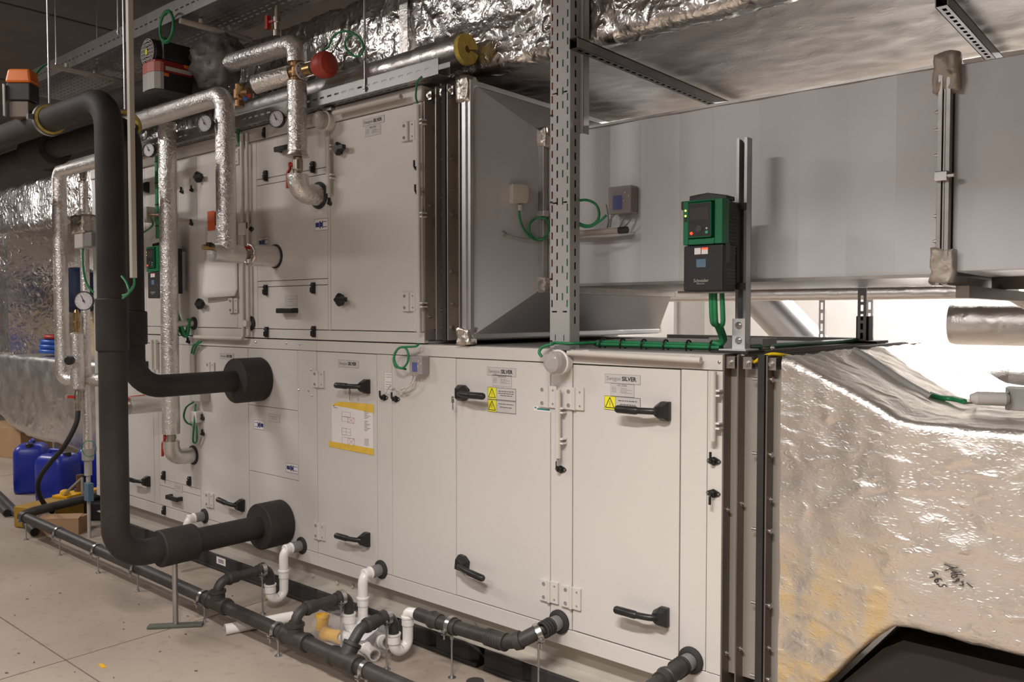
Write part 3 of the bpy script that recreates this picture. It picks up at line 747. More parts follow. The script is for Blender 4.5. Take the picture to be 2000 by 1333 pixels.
MB().plate((pa, yp, LZ1), (1, 0, 0), (0, 0, 1), W, HZ, holes).obj('front_plate', 'post_grey', po, solid=.002)
hs = []; z = .1; D_ = ys1-yp
while z < HZ-.1: hs.append((D_*.45, D_*.45+.012, round(z, 4), round(z+.03, 4))); z += .0565
MB().plate((pb, yp, LZ1), (0, 1, 0), (0, 0, 1), D_, HZ, hs).obj('side_plate', 'post_grey', po, solid=.002)
MB().box(pa-.001, pa+.001, yp, ys1, LZ1, RZ-.01).obj('side_plate', 'galv', po)
MB().box(pa, pb, ys1-.002, ys1, LZ1, RZ-.01).obj('back_plate', 'conn_dark', po)
m = MB()
for zz in (1.48, 1.74, 2.06, 2.42, 2.7): m.box(pa+.002, pa+.012, yp-.006, yp, zz, zz+.006)
for c in (.27, .72): hexbolt((pa+W*c, yp-.001, LZ1+.035), (0, -1, 0), .006, .006)
m.obj('cable_tie', 'black_plastic', po)
ca = [('cable_orange', .12, 'orange'), ('green_cable', .86, 'bright green, right-hand'), ('black_rubber', .40, 'black'), ('green_cable', .62, 'green, middle')]
for mm, c, w_ in ca:
    x = pa+W*c; yp_ = yp+.0072
    zr = (2.4, 4.0) if mm == 'cable_orange' else (1.47, 4.0)
    tag(MB().tube([(x, yp_, zr[0]), (x, yp_, (zr[0]+zr[1])/2), (x+.003, yp_+.001, zr[1])], .0055, 8).obj('riser_cable', mm), w_+' cable showing through the slots of the upright post', 'cable', 'cables inside the slotted post')
tag(MB().tube([(pa+W*.12, yp+.0072, 1.7), (pa+W*.12, yp+.0072, 2.38)], .0055, 8).obj('riser_cable', 'cable_red'), 'dark red cable showing through the left slots of the upright post', 'cable', 'cables inside the slotted post')
# bright channel bolted beside the post and the rails under the overhead duct
ca0, ca1 = at(1119, 150, y=ys1).x, at(1139, 150, y=ys1).x
zc0 = at(1128, 262, y=ys1).z
m = MB().box(ca0, ca1, ys1, ys1+.004, zc0, RZ-.01).box(ca0, ca0+.003, ys1+.001, ys1+.042, zc0, RZ-.01).box(ca1-.003, ca1, ys1+.001, ys1+.042, zc0, RZ-.01)
m.obj('channel', 'post_grey', label='bright steel hanger channel bolted behind the slotted upright post', cat='channel')
def rail(pix0, pix1, z, label, w=.041):
    p, q = at(*pix0, z=z), at(*pix1, z=z); xx = (p.x+q.x)/2; L = YB-.05
    m = MB().box(xx-w/2, xx-w/2+.003, p.y, L, z, z+w).box(xx+w/2-.003, xx+w/2, p.y, L, z, z+w)
    hl = []; v = .03
    while v < L-p.y-.06: hl.append((.014, .027, round(v, 3), round(v+.028, 3))); v += .05
    m.plate((xx-w/2, p.y, z), (1, 0, 0), (0, 1, 0), w, L-p.y, hl); m.box(xx-w/2, xx+w/2, p.y, L, z+w-.004, z+w, 1)
    return m.obj('slotted_rail', ['rail_dark', 'ink'], label=label, cat='rail', group='slotted rails under the overhead foil duct')
r_ = rail((1128, 92), (1395, 210), 2.648, 'slotted steel rail under the overhead duct, beginning at the upright post')
rail((1848, 10), (1922, 112), 2.648, 'slotted steel rail under the overhead duct near the right edge')

# ------------------------------------------------------------------ frequency drive on its post
vx0, vx1, vy0, vz0, vz1 = at(1335, 470, y=-.02).x, at(1412, 470, y=-.02).x, -.02, at(1374, 569, y=-.02).z, at(1374, 390, y=-.02).z
vyb = at(1450, 480, x=vx1).y
vd = T('frequency_drive', 'dark grey and green frequency drive with lit keypad mounted on the channel post', 'frequency drive', ((vx0+vx1)/2, (vy0+vyb)/2, vz0))
w = vx1-vx0; h = vz1-vz0; zg = vz0+h*.505
MB().box(vx0, vx1, vy0, vyb-.05, vz0, zg).obj('lower_cover', 'vfd_dark', vd, bevel=.006)
MB().box(vx0+.004, vx1-.002, vy0+.03, vyb-.03, zg, vz1-.004).obj('body', 'vfd_dark', vd, bevel=.005)
m = MB(); m.box(vx0, vx0+w*.14, vy0-.006, vy0+.05, zg+.002, vz1); m.box(vx1-w*.2, vx1, vy0-.006, vy0+.05, zg+.002, vz1); m.box(vx0+w*.14, vx1-w*.2, vy0-.006, vy0+.05, zg+.002, zg+.024); m.box(vx0+w*.14, vx1-w*.2, vy0-.006, vy0+.05, vz1-.008, vz1)
m.obj('front_frame', 'green_vfd', vd, bevel=.004)
kp = MB().box(vx0+w*.17, vx0+w*.75, vy0-.016, vy0+.03, zg+.026, vz1-.01).obj('keypad', 'green_vfd', vd, bevel=.004)
kx0, kx1, kz0, kz1 = vx0+w*.19, vx0+w*.73, zg+.030, vz1-.014; ky = vy0-.0165
MB().box(kx0, kx1, ky-.001, ky+.002, kz0, kz1).obj('keypad_face', 'vfd_dark', kp)
kh = kz1-kz0; kw = kx1-kx0
MB().box(kx0+kw*.06, kx1-kw*.06, ky-.0016, ky, kz0+kh*.50, kz0+kh*.87).obj('screen', 'screen', kp)
MB().lathe((kx0+kw*.14, ky-.001, kz0+kh*.10), (0, -1, 0), [(0, .006), (.003, .005)], 12).obj('stop_button', 'led_red', kp)
MB().lathe((kx1-kw*.14, ky-.001, kz0+kh*.11), (0, -1, 0), [(0, .006), (.003, .005)], 12).obj('run_button', 'led_green', kp)
MB().lathe((kx1-kw*.14, ky-.001, kz0+kh*.23), (0, -1, 0), [(0, .004), (.003, .003)], 12).obj('info_button', 'dial', kp)
MB().lathe((kx0+kw*.5, ky-.001, kz0+kh*.23), (0, -1, 0), [(0, .013), (.003, .012), (.003, .007), (.004, .007)], 18).obj('dial_wheel', 'vfd_side', kp)
for i in range(2): MB().lathe((vx0+w*.07, vy0-.006, vz1-.035-.019*i), (0, -1, 0), [(0, .0035), (.002, .003)], 10).obj('indicator_light', 'led', vd)
MB().box(vx0+w*.04, vx0+w*.11, vy0-.0075, vy0-.005, vz1-.075, vz1-.058).obj('port_cover', 'vfd_dark', vd)
m = MB().prism([(vx0+.004, vy0+.03, vz1), (vx1-.01, vy0+.05, vz1), (vx1-.012, vy0+.05, vz1+.016), (vx0+w*.45, vy0+.045, vz1+.03), (vx0+.006, vy0+.03, vz1+.022)], (0, vyb-vy0-.09, 0)); m.obj('top_cover', 'vfd_dark', vd, bevel=.003)
MB().box(vx0-.012, vx0+.004, vy0+.0, vy0+.03, vz1-.03, vz1+.001).obj('side_hood', 'vfd_dark', vd, bevel=.004)
m = MB()
for i in range(13):
    for j in range(6):
        z_ = zg-.03+.012*i; y_ = vy0+.038+.016*j
        if y_+.011 < vyb-.03: m.box(vx1-.003, vx1-.0008, y_, y_+.011, z_, z_+.0055)
m.obj('cooling_slot', 'ink', vd)
for i in range(5): MB().box(vx1-.001, vx1+.0012, vy0+.03, vyb-.055, vz0+.025+.012*i, vz0+.029+.012*i).obj('cooling_rib', 'vfd_side', vd)
MB().box(vx1, vx1+.001, vy0+.02, vy0+.055, vz0+h*.31, vz0+h*.52).obj('rating_label', 'vfd_side', vd)
MB().box(vx0+.02, vx1-.004, vyb-.035, vyb, vz0+.03, vz1-.01).obj('heat_sink', 'vfd_dark', vd, bevel=.003)
def sq(name, u0, u1, v0, v1, mat): return MB().box(vx0+w*u0, vx0+w*u1, vy0-.0012, vy0+.001, vz0+h*v0, vz0+h*v1).obj(name, mat, vd, bevel=.0)
sq('sticker', .29, .45, .405, .475, 'paper'); sq('sticker', .47, .63, .405, .475, 'paper'); sq('sticker', .47, .63, .453, .476, 'led_red'); sq('square_cover', .34, .58, .262, .352, 'blue_sticker')
text('lettering', 'Schneider', .012, (vx0+w*.28, vy0-.0014, vz0+h*.10), 'light_grey', vd, width=.058)
text('lettering', 'Electric', .006, (vx0+w*.36, vy0-.0014, vz0+h*.075), 'light_grey', vd, width=.03)
for u in (.08, .9): MB().lathe((vx0+w*u, vy0, vz0+.012), (0, -1, 0), [(0, .005), (.002, .004)], 10).obj('screw', 'ink', vd)
# post with bolted foot
py = vyb+.002; pc = at(1452, 480, y=py+.02).x; zt_ = at(1452, 271, y=py+.02).z
mp_ = T('mounting_post', 'steel channel post bolted on the lower unit corner carrying the drive', 'post', (pc, py+.02, LZ1))
m = MB().box(pc-.0205, pc-.018, py, py+.041, LZ1+.012, zt_).box(pc+.018, pc+.0205, py, py+.041, LZ1+.012, zt_).box(pc-.0205, pc+.0205, py+.0385, py+.041, LZ1+.012, zt_).box(pc-.018, pc-.010, py, py+.002, LZ1+.012, zt_).box(pc+.010, pc+.018, py, py+.002, LZ1+.012, zt_)
m.obj('channel', 'zinc', mp_)
MB().box(pc-.030, pc+.020, py-.004, py-.0005, LZ1+.012, LZ1+.125).box(pc-.06, pc+.045, py-.05, py+.06, LZ1+.008, LZ1+.014).obj('foot_bracket', 'galv_bright', mp_, bevel=.001)
for z_ in (LZ1+.045, LZ1+.10): hexbolt((pc-.004, py-.004, z_), (0, -1, 0), .008, .008).obj('bolt', 'steel', mp_)
MB().box(pc-.085, pc+.06, py-.065, py+.075, LZ1, LZ1+.009).obj('rubber_pad', 'black_rubber', mp_)
for z_ in (vz0+.02, vz1-.015): MB().box(vx1-.03, pc+.02, py-.008, py, z_-.012, z_+.012).obj('mounting_bar', 'vfd_dark', mp_)
# ------------------------------------------------------------------ black insulated chilled-water pipes
def pipe_thing(name, label, cat, parts, loc, group=None):
    t = T(name, label, cat, loc, group)
    for nm, mb, mt in parts: mb.obj(nm, mt, t)
    return t
XA, YA, ZA, ZAT, RA = -4.036, -.935, .418, 2.615, .064
XB, YB2, ZB, ZBT, RB = -4.237, -.745, 1.218, 2.555, .060
def cuff(p, ax, L, R, r): return MB().lathe(p, ax, [(0, r), (0, R-.004), (.006, R), (L-.006, R), (L, R-.004), (L, r)], 30)
pipe_thing('insulated_pipe', 'nearest thick black insulated pipe, dropping to the lower flange near the floor', 'pipe', [
    ('insulation', MB().tube(fillet([(XA, -.14, ZA), (XA, YA, ZA), (XA, YA, ZAT), (-8.3, YA, ZAT+.02)], .155, 10), RA, 26), 'insul_black'),
    ('end_sleeve', cuff((XA, -.002, ZA), (0, -1, 0), .155, .127, RA), 'insul_black'),
    ('joint_sleeve', cuff((XA, -.535, ZA), (0, -1, 0), .19, .093, RA), 'insul_black'),
    ('joint_sleeve', cuff((XA, YA, 1.42), (0, 0, 1), .25, RA+.009, RA-.01), 'insul_black')], (XA, -.5, ZA))
pipe_thing('insulated_pipe', 'black insulated pipe behind the nearest riser, turning into the upper flange', 'pipe', [
    ('insulation', MB().tube(fillet([(XB, -.16, ZB), (XB, YB2, ZB), (XB, YB2, ZBT), (-8.3, YB2, ZBT+.01)], .15, 10), RB, 26), 'insul_black'),
    ('end_sleeve', cuff((XB, -.002, ZB), (0, -1, 0), .172, .127, RB), 'insul_black'),
    ('joint_sleeve', cuff((XB, YB2, 1.44), (0, 0, 1), .17, RB+.012, RB-.01), 'insul_black'),
    ('joint_sleeve', cuff((-5.16, YB2, ZBT), (-1, 0, 0), .32, .098, RB), 'insul_black')], (XB, -.4, ZB))
# pole that props the lower pipe
pp = at(331, 1222, z=0); q = T('pipe_support', 'steel pole on a flat slotted foot propping the black pipe', 'support', (XA, -.64, 0))
MB().cyl((XA, -.64, .012), (XA, -.64, ZA-.088), .0135, seg=16).obj('pole', 'zinc', q)
MB().bar((XA-.09, -.74, .008), (XA+.09, -.54, .008), .05, .012).obj('foot_plate', 'foot_green', q, bevel=.002)
# lined hanger ring on the upper run with its threaded rod
for xr, y_, z_, R_, lab in ((-4.73, YA, ZAT+.003, RA, 'yellow-lined steel hanger ring on the nearest black pipe, beside the orange actuator'), (-4.28, YB2, ZBT, RB, 'yellow-lined steel hanger ring half hidden behind the black pipe bend')):
    h_ = T('pipe_hanger', lab, 'pipe hanger', (xr, y_, z_))
    MB().ring((xr, y_, z_), (1, 0, 0), R_+.014, .006, 30, flat=.028).obj('ring', 'zinc', h_)
    MB().ring((xr, y_, z_), (1, 0, 0), R_+.001, .012, 30, flat=.036).obj('lining', 'wool_yellow', h_)
    MB().box(xr-.014, xr+.014, y_-R_-.045, y_-R_-.016, z_-.014, z_+.014).obj('lug', 'zinc', h_)
    MB().cyl((xr, y_, z_+R_+.015), (xr, y_, RZ-.002), .006, seg=8).obj('threaded_rod', 'zinc', h_)
# conduit hanging in front of the black riser
cx = at(257, 270, y=-1.06); zb_ = at(265, 543, y=-1.06).z
tr_ = T('cable_trunking', 'thin beige cable trunking hanging from ceiling in front of the black riser', 'cable trunking', (cx.x, -1.06, zb_))
MB().box(cx.x-.0125, cx.x+.0125, -1.072, -1.05, zb_, RZ-.003).obj('trunking', 'trunking', tr_, bevel=.002)
tag(MB().tube(spline([(cx.x, -1.06, zb_+.02), at(262, 556, y=-1.06), at(252, 572, y=-1.05), at(240, 583, y=-1.03)]), .0055, 8).tube(spline([at(238, 540, y=-1.02), at(247, 553, y=-1.04), at(252, 572, y=-1.05), at(240, 577, y=-1.03)]), .005, 8).obj('green_cable', 'green_cable'), 'short green cables hanging from the lower end of beige trunking', 'cable')

# ------------------------------------------------------------------ foil-wrapped hot-water pipes
def foilp(name, label, runs, loc, collar=None, extra=None):
    t = T(name, label, 'pipe', loc)
    for pts, r, mt in runs:
        pts = fillet(pts, .07, 5); MB().tube(pts, r, 20).obj('insulation', mt, t)
    if collar: MB().lathe((collar[0], -.001, collar[1]), (0, -1, 0), [(0, collar[2]+.010), (.006, collar[2]+.010), (.010, collar[2])], 26).obj('wall_collar', 'black_rubber', t)
    if extra: extra(t)
    return t
X1, Y1, Z1 = -5.014, -.147, .690
X2, Y2, Z2 = -4.079, -.305, 1.920
X3, Y3, Z3 = -3.672, -.135, 2.225
zv1 = at(330, 855, x=X1).z
foilp('foil_pipe', 'long foil-wrapped riser left of the white paper, ending at lower red valve', [([(X1, Y1, zv1+.022), (X1, Y1, 2.78)], .054, 'foil_pipe')], (X1, Y1, zv1))
foilp('foil_pipe', 'short foil-wrapped bend below the lower red-handled valve, entering the lower unit', [([(X1, Y1, zv1-.024), (X1, Y1, Z1), (X1, -.003, Z1)], .050, 'foil_smooth')], (X1, Y1, Z1), (X1, Z1, .052))
za_ = 2.765
foilp('foil_pipe', 'foil-wrapped riser covering the white paper, joined to the long horizontal foil run', [([(X2, Y2, Z2), (X2, Y2, za_), (-6.0, Y2, za_+.005)], .0515, 'foil_pipe'), ([(X2, Y2-.085, Z2), (X2, -.215, Z2)], .050, 'foil_smooth')], (X2, Y2, Z2))
foilp('foil_pipe', 'fat foil sleeve with crinkled rim behind the horizontal red valve lever', [([(X2, -.165, Z2), (X2, -.003, Z2)], .060, 'foil_smooth')], (X2, -.1, Z2), (X2, Z2, .058),
      lambda t: MB().tube([(X2+.054*math.cos(a), -.168+.006*random.uniform(-1, 1), Z2+.054*math.sin(a)) for a in [i*PI/10 for i in range(20)]], [.008*random.uniform(.6, 1.4) for i in range(20)], 8, closed=True).obj('foil_rim', 'tape_foil', t))
zv3 = at(584, 322, y=Y3).z; zm3 = at(582, 141, y=Y3).z; zt3 = at(580, 84, y=Y3).z
foilp('foil_pipe', 'foil-wrapped riser between the mixing valve and the upper red-handled valve', [([(X3, Y3, zv3+.05), (X3, Y3, zm3-.05)], .050, 'foil_pipe')], (X3, Y3, zv3), None,
      lambda t: MB().lathe((X3, Y3, zv3+.042), (0, 0, 1), [(0, .03), (0, .060), (.008, .056), (.03, .049)], 22).obj('foil_rim', 'tape_foil', t))
foilp('foil_pipe', 'foil-wrapped bend below the upper red-handled valve, entering the upper unit', [([(X3, Y3, zv3-.05), (X3, Y3, Z3), (X3, -.003, Z3)], .056, 'foil_pipe')], (X3, Y3, Z3), (X3, Z3, .062))
foilp('foil_pipe', 'foil-wrapped elbow pipe above the mixing valve, running left to the pump', [([(X3, Y3, zm3+.05), (X3, Y3, zt3), (-4.32, Y3, zt3+.02)], .050, 'foil_pipe')], (X3, Y3, zm3))
foilp('foil_pipe', 'short slanting foil-wrapped pipe between mixing valve and brass fitting', [([(X3-.055, Y3, zm3), (-3.90, -.24, zm3-.045)], .047, 'foil_pipe')], (-3.8, -.18, zm3))
xL = at(330, 786, y=0)
foilp('foil_pipe', 'horizontal foil stub behind the long riser, with yellow tag above', [([(xL.x, -.27, xL.z), (xL.x, -.003, xL.z)], .058, 'foil_smooth')], (xL.x, -.13, xL.z), (xL.x, xL.z, .056))
# the yellow-ended foil pipe lying above the upper unit
pc_ = at(913, 96, y=.085); ZC = pc_.z; XC = pc_.x
fp = T('foil_pipe', 'horizontal foil-wrapped pipe with open yellow wool end, above the upper unit', 'pipe', (-3.6, .085, ZC))
MB().tube([(-4.75, .085, ZC), (-3.6, .085, ZC), (XC-.30, .085, ZC)], .066, 22).tube([(XC-.30, .085, ZC), (XC-.02, .085, ZC)], .072, 22).obj('foil_jacket', 'foil_smooth', fp)
m = MB(); n = 26; vs = []
for i in range(n+1):
    a_ = .18+(2*PI-.36)*i/n
    for x_, r_ in ((XC-.03, .071), (XC+.004, .069), (XC+.004, .018), (XC-.03, .018)): vs.append((x_, .085-r_*math.cos(a_)*1.0 if False else .085+r_*math.cos(a_), ZC+r_*math.sin(a_)))
m.add(vs, [(i*4+k, i*4+(k+1) % 4, i*4+4+(k+1) % 4, i*4+4+k) for i in range(n) for k in range(4)]+[(0, 1, 2, 3), (n*4, n*4+1, n*4+2, n*4+3)]); m.obj('wool_end', 'wool_yellow', fp)
MB().cyl((XC-.4, .085, ZC), (XC-.006, .085, ZC), .0175, seg=14).obj('copper_pipe', 'bronze', fp)
# ball valves
def valve(label, c, ax, lever, r=.024, L=.11):
    t = T('ball_valve', label, 'valve', c); c = V(c); ax = V(ax); mb = MB()
    mb.lathe(c-ax*L/2, ax, [(0, r*.9), (.018, r*.9), (.018, r*.75), (L*.3, r*1.05), (L*.7, r*1.05), (L-.018, r*.75), (L-.018, r*.9), (L, r*.9)], 16)
    mb.obj('valve_body', 'nickel', t)
    ld, ln, st = [V(q_) for q_ in lever]; s_ = c+st*(r+.014)
    m = MB().cyl(c+st*r*.9, s_+st*.006, .009, seg=10).tube(fillet([s_-ld*.014, s_+ld*.02, s_+ld*.04+st*.012, s_+ld*(ln.length)+st*.014], .02, 3), .0085, 8)
    m.obj('lever', 'red_paint', t); return t
valve('red-handled ball valve below the pressure gauge, on the upper right foil riser', (X3, Y3, zv3), (0, 0, 1), ((0, 0, -1), (0, 0, .12), (-.75, -.66, 0)), .026, .12)
valve('red-handled ball valve with horizontal lever, beside the white paper', (X2, -.19, Z2), (0, 1, 0), ((0, 1, 0), (0, 0, .13), (0, 0, 1)), .024, .07)
valve('red-handled ball valve low on the long foil riser', (X1, Y1, zv1), (0, 0, 1), ((0, 0, -1), (0, 0, .12), (-.75, -.66, 0)), .028, .06)
valve('red-handled ball valve partly behind the black pipe elbow', (xL.x, -.295, xL.z), (0, 1, 0), ((0, 1, 0), (0, 0, .13), (0, 0, 1)), .026, .06)
MB().lathe((X2-.0, Y2-.086, Z2+.026), (0, -1, 0), [(0, .016), (.05, .016), (.05, .012)], 6).lathe((X2, Y2-.1, Z2+.026), (0, 0, 1), [(0, .017), (.026, .017), (.026, .01)], 10, m=1).obj('drain_cock', ['brass', 'black_plastic'], label='brass drain cock with black cap in front of the white paper', cat='valve')
# three-way mixing valve with the red actuator, brass union beside riser two
mv = T('mixing_valve', 'bronze mixing valve with round scale plate and red actuator head', 'mixing valve', (X3, Y3, zm3))
MB().lathe((X3, Y3, zm3-.052), (0, 0, 1), [(0, .036), (.022, .036), (.03, .03), (.074, .03), (.082, .036), (.104, .036)], 18).lathe((X3, Y3, zm3), (-.9, 0, 0), [(0, .03), (.045, .036), (.065, .036)], 16).obj('valve_body', 'bronze', mv)
adir = V((.99, .06, 0)).normalized(); pa_ = V((X3, Y3, zm3))+adir*.035
sc_ = MB().lathe(pa_, adir, [(0, .02), (.01, .046), (.016, .046)], 24)
sc_.obj('scale_plate', 'dial', mv)
m = MB()
for i in range(9):
    a_ = PI*.15+i*PI*.21; u_ = adir.cross(V((0, 0, 1))).normalized()
    c_ = pa_+adir*.0166+(u_*math.cos(a_)+V((0, 0, 1))*math.sin(a_))*.036; m.lathe(c_, adir, [(0, .004), (.001, .004)], 6)
m.obj('scale_mark', 'ink', mv)
for sz in (.036, -.036): MB().cyl(pa_+adir*.01+V((0, 0, sz)), pa_+adir*.125+V((0, 0, sz)), .005, seg=8).obj('stud', 'steel', mv)
MB().lathe(pa_+adir*.016, adir, [(0, .012), (.02, .012), (.02, .03), (.1, .03)], 14).obj('stem', 'brass', mv)
ah = MB().lathe(pa_+adir*.115, adir, [(0, .036), (.012, .050), (.05, .066), (.085, .066), (.105, .056), (.115, .03), (.116, .0)], 22).obj('actuator_head', 'actuator_red', mv, bevel=.003)
MB().lathe(pa_+adir*.095, adir, [(0, .034), (.03, .046)], 18).obj('actuator_base', 'vfd_dark', mv)
MB().lathe(pa_+adir*.16+V((0, 0, .055)), (0, 0, 1), [(0, .012), (.03, .010), (.03, .005)], 10).obj('cable_gland', 'dial', mv)
gp = pa_+adir*.16+V((0, 0, .08))
def loop(c, u, v, R, turns=1.0, a0=0, squash=1., n=30): return [V(c)+V(u)*R*math.cos(a0+2*PI*turns*i/n)+V(v)*R*squash*math.sin(a0+2*PI*turns*i/n)+V((0, .0025*i/n, 0)) for i in range(n+1)]
y_ = gp.y
tag(MB().tube(spline([gp, at(641, 92, y=y_), at(652, 70, y=y_), at(672, 61, y=y_), at(695, 68, y=y_), at(709, 86, y=y_), at(707, 104, y=y_), at(694, 110, y=y_), at(678, 98, y=y_), at(674, 82, y=y_), at(685, 69, y=y_), at(698, 70, y=y_), at(710, 90, y=y_)], 5), .0055, 8).obj('green_cable', 'green_cable'), 'green cable loop rising from the red actuator head', 'cable')
un = T('pipe_union', 'brass drain union with red and blue caps beside the foil riser top', 'pipe fitting', at(468, 188, y=-.29))
c_ = at(468, 188, y=-.29)
MB().lathe(c_+V((0, 0, -.055)), (0, 0, 1), [(0, .026), (.03, .026), (.04, .032), (.085, .032), (.09, .024), (.115, .024)], 12).lathe(c_+V((0, 0, .01)), V((.75, .35, 0)), [(0, .028), (.06, .03)], 12).obj('union_body', 'bronze', un)
MB().cyl(c_+V((.03, -.03, .0)), c_+V((.10, -.05, .03)), .010, seg=10).obj('test_point', 'brass', un)
MB().lathe(at(480, 192, y=-.33), (.6, -.6, -.4), [(0, .012), (.02, .010)], 10).obj('blue_cap', 'blue_hose', un, label='blue cap'); MB().lathe(at(487, 187, y=-.33), (.6, -.6, -.2), [(0, .010), (.018, .009)], 10).obj('red_cap', 'red_paint', un, label='red cap')
# dial gauges
def gauge(label, px, py, y, wpx, ax, back):
    c = at(px, py, y=y); r = rad(wpx, c); t = T('dial_gauge', label, 'gauge', c); ax = V(ax).normalized()
    MB().lathe(c-ax*.026, ax, [(-.004, .0), (-.004, r*.8), (0, r*.96), (.02, r), (.028, r), (.028, r*.93), (.018, r*.9)], 26, cap=False).obj('case', 'vfd_dark', t)
    MB().lathe(c-ax*.004, ax, [(0, r*.92), (.001, r*.92)], 26).obj('dial', 'dial', t)
    u = ax.cross(V((0, 0, 1))).normalized(); m = MB()
    for i in range(11):
        a_ = -PI*.25+PI*1.5*i/10; d_ = u*math.cos(a_)+V((0, 0, 1))*math.sin(a_); m.bar(c+ax*.0014+d_*r*.66, c+ax*.0014+d_*r*.82, .0016, .0006, up=ax)
    d_ = (u*.45+V((0, 0, 1))).normalized(); m.bar(c+ax*.002-d_*r*.25, c+ax*.002+d_*r*.62, .0034, .001, up=ax); m.lathe(c+ax*.0015, ax, [(0, r*.1), (.002, r*.1)], 10)
    m.obj('needle', 'ink', t)
    b = V(back); MB().cyl(c-ax*.022, c+(b-c)*.75, .009, seg=10).obj('stem', 'brass', t); return t
va = (.42, -.90, .0)
gauge('round black dial gauge left of the upper right foil riser', 539, 232, -.20, 34, va, (X3, Y3, at(540, 232, y=-.2).z+.0))
gauge('round black dial gauge left of the foil riser over the white paper', 399, 241, -.40, 34, va, (X2, Y2, at(399, 241, y=-.4).z))
gauge('round black dial gauge beside the top of the long left foil riser', 290, 293, -.23, 27, va, (X1, Y1, at(290, 293, y=-.23).z))
gauge('round dial gauge low on the left, showing beside the black riser', 163, 588, -.32, 38, (.66, -.75, 0), at(180, 590, y=-.25))
# ------------------------------------------------------------------ circulation pump
hx1, hx0, hy0, hy1 = -4.60, -4.775, -.425, -.20
zh0, zh1 = at(305, 172, x=hx1).z, at(305, 113, x=hx1).z
pm = T('circulation_pump', 'black and red circulation pump with grey front and yellow-dotted fan grille', 'pump', (-4.6, -.25, zh0))
zmid = zh0+(zh1-zh0)*.60
def head(z0, z1, g):
    pts = [(hx0-g, hy0+.04), (hx0+.02, hy0+.008-g), ((hx0+hx1)/2, hy0-g), (hx1-.02, hy0+.008-g), (hx1+g, hy0+.04)]
    return MB().prism([(x, y, z0) for x, y in pts]+[(hx1+g, hy1, z0), (hx0-g, hy1, z0)], (0, 0, z1-z0))
head(zh0, zmid, 0).obj('control_box', 'vfd_dark', pm, bevel=.005); head(zmid, zh1, .0005).obj('red_cover', 'pump_red', pm, bevel=.004)
MB().prism([(hx0-.002, hy0+.03, zh0+.004), (hx0+.02, hy0+.004, zh0+.004), ((hx0+hx1)/2, hy0-.004, zh0+.004), (hx1-.02, hy0+.004, zh0+.004), (hx1+.001, hy0+.03, zh0+.004), (hx1+.001, hy0+.05, zh0+.004), (hx0-.002, hy0+.05, zh0+.004)], (0, 0, zmid-zh0-.006)).obj('front_cover', 'light_grey', pm)
MB().box(hx0+.06, hx1, hy0+.05, hy1, zh1, zh1+.11).obj('motor_box', 'vfd_dark', pm, bevel=.012)
MB().prism([(hx0-.002, hy0+.03, zmid), (hx0+.02, hy0+.004, zmid), ((hx0+hx1)/2, hy0-.004, zmid), (hx1-.02, hy0+.004, zmid), (hx1+.001, hy0+.03, zmid), (hx1+.001, hy0+.05, zmid), (hx0-.002, hy0+.05, zmid)], (0, 0, (zh1-zmid)*.8)).obj('front_cover', 'pump_pink', pm)
gq = at(286, 108, y=hy0); xm = gq.x
zg_ = max(gq.z, zh1+.05); MB().lathe((xm, hy0+.01, zg_), (0, 1, 0), [(0, .070), (.012, .080), (.22, .080), (.22, .05)], 24).obj('motor', 'vfd_dark', pm)
m = MB()
for k in range(6): m.ring((xm, hy0+.006, zg_), (0, 1, 0), .012+.0125*k, .0028, 26, 6)
for k in range(-3, 4): m.box(xm-(.0052-(.021*k)**2)**.5, xm+(.0052-(.021*k)**2)**.5, hy0+.002, hy0+.005, zg_+.021*k-.002, zg_+.021*k+.002)
m.obj('fan_grille', 'light_grey', pm); MB().box(xm-.010, xm+.010, hy0-.002, hy0+.002, zg_-.014, zg_+.014).obj('yellow_mark', 'warn_yellow', pm)
MB().box(hx1+.001, hx1+.003, hy0+.06, hy1-.006, zmid+.012, zmid+.034).obj('name_strip', 'light_grey', pm)
text('lettering', 'CIRCULATION', .012, (hx1+.0034, hy0+.065, zmid+.018), 'ink_grey', pm, width=.12, right=(0, 1, 0)) if False else None
for y_, z_ in ((hy0+.065, zmid-.014), (hy1-.04, zh1-.012)): MB().box(hx1+.001, hx1+.003, y_-.014, y_+.014, z_-.009, z_+.009).obj('orange_sticker', 'orange', pm)
for y_ in (hy1-.08, hy1-.035): MB().lathe((hx1-.02, y_, zh1), (0, 0, 1), [(0, .012), (.02, .012), (.03, .007)], 10).obj('cable_gland', 'dial', pm)
# grey lagged pump housing: a lumpy wrapped bag
bm = bmesh.new(); bmesh.ops.create_icosphere(bm, subdivisions=4, radius=1); m = MB(); lc = at(424, 122, y=-.12); vs = []
for v in bm.verts:
    n_ = v.co.normalized(); d_ = 1+.22*noise.noise(n_*2.2+V((4, 1, 2)))+.22*noise.ridged_multi_fractal(n_*2.9, 1, 2, 3, 1, 2)-.22
    vs.append(lc+V((n_.x*.20, n_.y*.12, n_.z*.155))*d_)
ix = {v: i for i, v in enumerate(bm.verts)}; m.add(vs, [[ix[v] for v in f.verts] for f in bm.faces], 0, True); bm.free()
tag(m.obj('pump_lagging', 'lagging'), 'lumpy grey wrapped lagging bag around the pump body', 'lagging')
tag(MB().tube([(-4.62, Y3+.02, zt3+.02), (-5.4, Y3+.02, zt3+.03), (-7.2, Y3+.02, zt3+.05)], .085, 22).obj('insulated_pipe', 'insul_black'), 'black insulated pipe running left from the pump, behind the riser bend', 'pipe')
